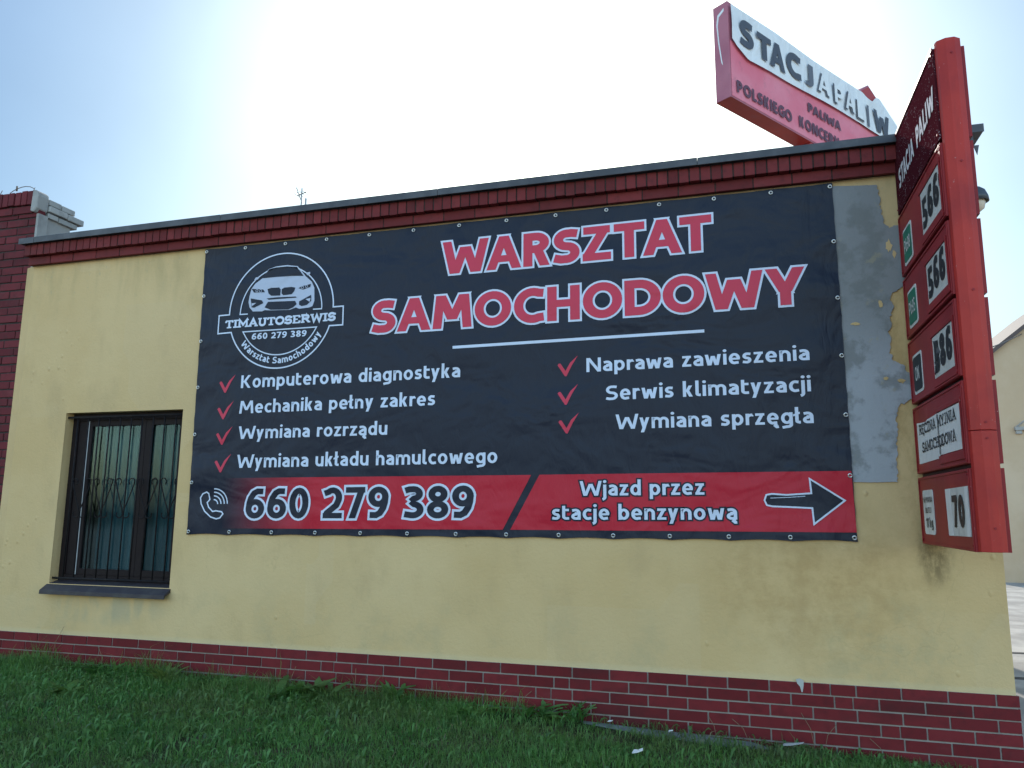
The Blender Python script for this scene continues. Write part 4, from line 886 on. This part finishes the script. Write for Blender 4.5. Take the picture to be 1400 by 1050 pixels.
# ------------------------------------------------------------------ lawn
def blade_mesh(name, mat, n, xr, yr, hfun, wid, keep=None):
    x = rng.uniform(*xr, n); y = yr[1] - (yr[1] - yr[0]) * rng.random(n) ** 1.05
    if keep is not None: k = keep(x, y); x, y = x[k], y[k]
    n = len(x); h = hfun(x, y, n); ang = rng.uniform(0, 2 * np.pi, n); lean = rng.uniform(.1, 1.5, n) * h
    dx, dy = np.cos(ang), np.sin(ang); fa = ang + rng.uniform(-1.2, 1.2, n) + np.pi / 2; wx, wy = np.cos(fa), np.sin(fa)
    w = wid * rng.uniform(.5, 1.0, n) * np.where(rng.random(n) < .12, 2.1, 1.1); z = gzv(x, y) - .008
    v = np.empty((n, 5, 3))
    for k, (s, t, q, ww) in enumerate(((-1, 0, 0, 1), (1, 0, 0, 1), (1, .3, .62, .75), (-1, .3, .62, .75), (0, 1, 1, 0))):
        v[:, k, 0] = x + dx * lean * t + s * wx * w * .5 * ww; v[:, k, 1] = np.minimum(y + dy * lean * t + s * wy * w * .5 * ww, -.016); v[:, k, 2] = z + h * q * (1 - .25 * (lean / h) * t * t)
    base = (np.arange(n) * 5)[:, None]
    loops = np.concatenate([base + np.array([[0, 1, 2, 3]]), base + np.array([[3, 2, 4]])], 1).ravel()
    starts = (np.arange(n) * 7)[:, None] + np.array([[0, 4]]); tot_ = np.tile([4, 3], n)
    me = bpy.data.meshes.new(name); me.vertices.add(5 * n); me.vertices.foreach_set('co', v.ravel())
    me.loops.add(7 * n); me.loops.foreach_set('vertex_index', loops.astype(np.int32)); me.polygons.add(2 * n)
    me.polygons.foreach_set('loop_start', starts.ravel().astype(np.int32)); me.polygons.foreach_set('loop_total', tot_.astype(np.int32))
    me.materials.append(P[mat]); me.update(); me.validate()
    o = bpy.data.objects.new(name, me); COL.objects.link(o); return o
def clump(x, y): return .5 + .5 * np.sin(x * 2.7 + 1.3 * np.sin(y * 3.1)) * np.sin(y * 3.9 + 1.1 * np.sin(x * 1.9 + 2))
def gh(x, y, n):
    near = np.clip(1 + y / .55, 0, 1)                   # taller along the wall, more so at the left
    return (.026 + .034 * rng.random(n) ** 1.5) * (.75 + .7 * clump(x, y)) * (1 + near * np.interp(x, [-1, 3.5, 5, 6, 7], [2.1, 1.5, .9, .3, .35]) * (.4 + 1.2 * clump(x * 2.3 + 1, y * 3))) * np.where(rng.random(n) < .012, 1.9, 1.0)
def gk(x, y):
    bare = (x > 4.95) & (x < 6.25) & (y > -.17) & (rng.random(len(x)) < .80)
    edge_ = (x > 7.1) & (rng.random(len(x)) < (x - 7.1) / .35)
    thin = (clump(x * .8 + 4, y) < .34) & (x > 2.8) & (rng.random(len(x)) < .72)
    return ~(bare | edge_ | thin)
tag(blade_mesh('grass', 'grass', 190000, (-3, 7.45), (-3.0, -.02), gh, .0044, gk), 'short mown grass in front of the brick plinth', 'grass', kind='stuff')
def leafy(name, n, seedfn):
    m = MB()
    for _ in range(n):
        x, y, L_, w_, up = seedfn(); a = random.uniform(0, 2 * math.pi); c, s = math.cos(a), math.sin(a); z = gz(x)
        pts = []
        for t, ww, zz in ((0, .12, 0), (.35, .8, .75), (.7, 1, 1.0), (1, .05, .85)):
            for sd in (-1, 1): pts.append((x + c * L_ * t - s * w_ * ww * sd * .5, min(y + s * L_ * t + c * w_ * ww * sd * .5, -.018), z + up * zz + (0.004 if sd > 0 else 0)))
        m.add(pts, [(0, 1, 3, 2), (2, 3, 5, 4), (4, 5, 7, 6)])
    return m
def sf():
    x = random.uniform(-1.5, 7.1) if random.random() < .45 else random.uniform(-1.5, 3.6)
    return x, -random.random() ** 1.3 * 2.3 - .03, random.uniform(.025, .07), random.uniform(.010, .022), random.uniform(.02, .065)
tag(leafy('ground_leaves', 4600, sf).build('ground_leaves', 'leaf', None, True), 'small clover and broad leaves scattered through the grass', 'ground cover', kind='stuff')
def weed(label, x, y, n, L_, w_, spread, mat='leaf', upright=.6, z=None):
    zb = gz(x); t = thing('weed_plant', label, 'weed', (x, y, zb), 'weeds along the plinth'); m = MB()
    for i in range(n):
        a = random.uniform(0, 2 * math.pi); c, s = math.cos(a), math.sin(a); l = 1.3 * L_ * random.uniform(.6, 1.15); ww = 1.25 * w_ * random.uniform(.7, 1.2); u = random.uniform(upright - .15, upright + .5)
        ox, oy = random.uniform(-spread, spread), random.uniform(-spread * .5, spread * .5); pts = []
        for k in range(7):
            q = k / 6; r_ = l * (q * math.cos(u) + .25 * q * q * math.sin(u)); hz = l * (q * math.sin(u) - .34 * q * q); wid = ww * (math.sin(math.pi * (.06 + .92 * q)) ** .8) * (1 + .25 * math.sin(k * 2.6 + i))
            for sd in (-1, 1): pts.append((x + ox + c * r_ - s * wid * sd * .5, min(y + oy + s * r_ + c * wid * sd * .5, -.02), zb + max(hz, .004) + (.006 if sd > 0 else 0)))
        m.add(pts, [(2 * k, 2 * k + 1, 2 * k + 3, 2 * k + 2) for k in range(6)])
    m.build('leaves', mat, t, True)
weed('broad leaved weed clump against the plinth below the left half of the window', 1.10, -.14, 26, .17, .032, .10)
weed('bright yellowish green feathery weed below the right half of the window', 1.72, -.20, 60, .16, .013, .06, 'leaf_bright', 1.0)
weed('low leafy weed at the plinth right of the bright feathery weed', 2.15, -.12, 22, .16, .026, .10)
weed('largest dark broad leaved weed clump at the plinth, under the phone number', 2.98, -.20, 46, .20, .042, .20)
weed('single upright weed with dry stalk at the plinth right of the largest clump', 3.62, -.10, 20, .18, .028, .06, 'leaf', .9)
weed('flat pale weed rosette in the lawn before the middle of the wall', 4.26, -.22, 22, .13, .034, .08, 'leaf_bright', .35)
weed('small dark weed at the plinth just left of the bare concrete strip', 4.72, -.10, 20, .16, .034, .09)
weed('tiny grassy weed tuft touching the left end of the bare concrete strip', 4.98, -.09, 30, .14, .012, .06, 'leaf', 1.0)
weed('large pale leaf rosette in the lawn at far left', 1.30, -.72, 16, .14, .045, .04, 'leaf_bright', .4)
# dry stalks leaning on the plinth
m = MB()
for x, h in ((.45, .33), (1.0, .2), (1.35, .17), (2.2, .16), (2.75, .18), (3.3, .2), (3.42, .17), (4.55, .15), (5.9, .12), (6.1, .13), (6.50, .22), (6.55, .17), (6.9, .12), (3.95, .15)):
    dx = random.uniform(-.07, .07); m.tube([(x, -.05, gz(x)), (x + dx * .5, -.035, gz(x) + h * .6), (x + dx * 1.6, -.025, gz(x) + h)], .0016, 4)
tag(m.build('dry_stalks', island_mat('dry_stalk', (.20, .14, .09), (.26, .20, .12), .8)), 'thin dry stalks standing against the brick plinth', 'dry grass', kind='stuff')
# litter
def scrap(name, label, x, y, pts, mat='scrap', tilt=.02):
    m = MB(); z = gz(x) + .045; top = [(x + a, y + b, z + tilt * math.sin(9 * a + 5 * b)) for a, b in pts]
    m.prism(top, (0, 0, .0025)); tag(m.build(name, mat, None, loc=(x, y, z)), label, 'litter')
scrap('paper_scrap', 'white crumpled paper scrap on the grass below the arrow corner of the banner', 5.47, -.70, [(-.03, -.02), (.0, -.026), (.034, -.012), (.03, .022), (.004, .012), (-.024, .026)], 'scrap', .03)
scrap('plastic_scrap', 'torn whitish plastic shred in the grass near the plinth at right', 6.36, -.12, [(-.06, -.015), (-.01, -.022), (.06, -.01), (.07, .012), (.01, .008), (-.05, .018)], 'smear', .02)
scrap('paper_bit', 'small white paper bit at the left end of the bare concrete strip', 5.22, -.13, [(-.016, -.008), (.014, -.010), (.018, .008), (-.01, .010)])
scrap('paper_bit', 'small white paper bit on the grass edge midway along the concrete strip', 5.62, -.19, [(-.013, -.009), (.015, -.007), (.012, .010), (-.014, .007)])
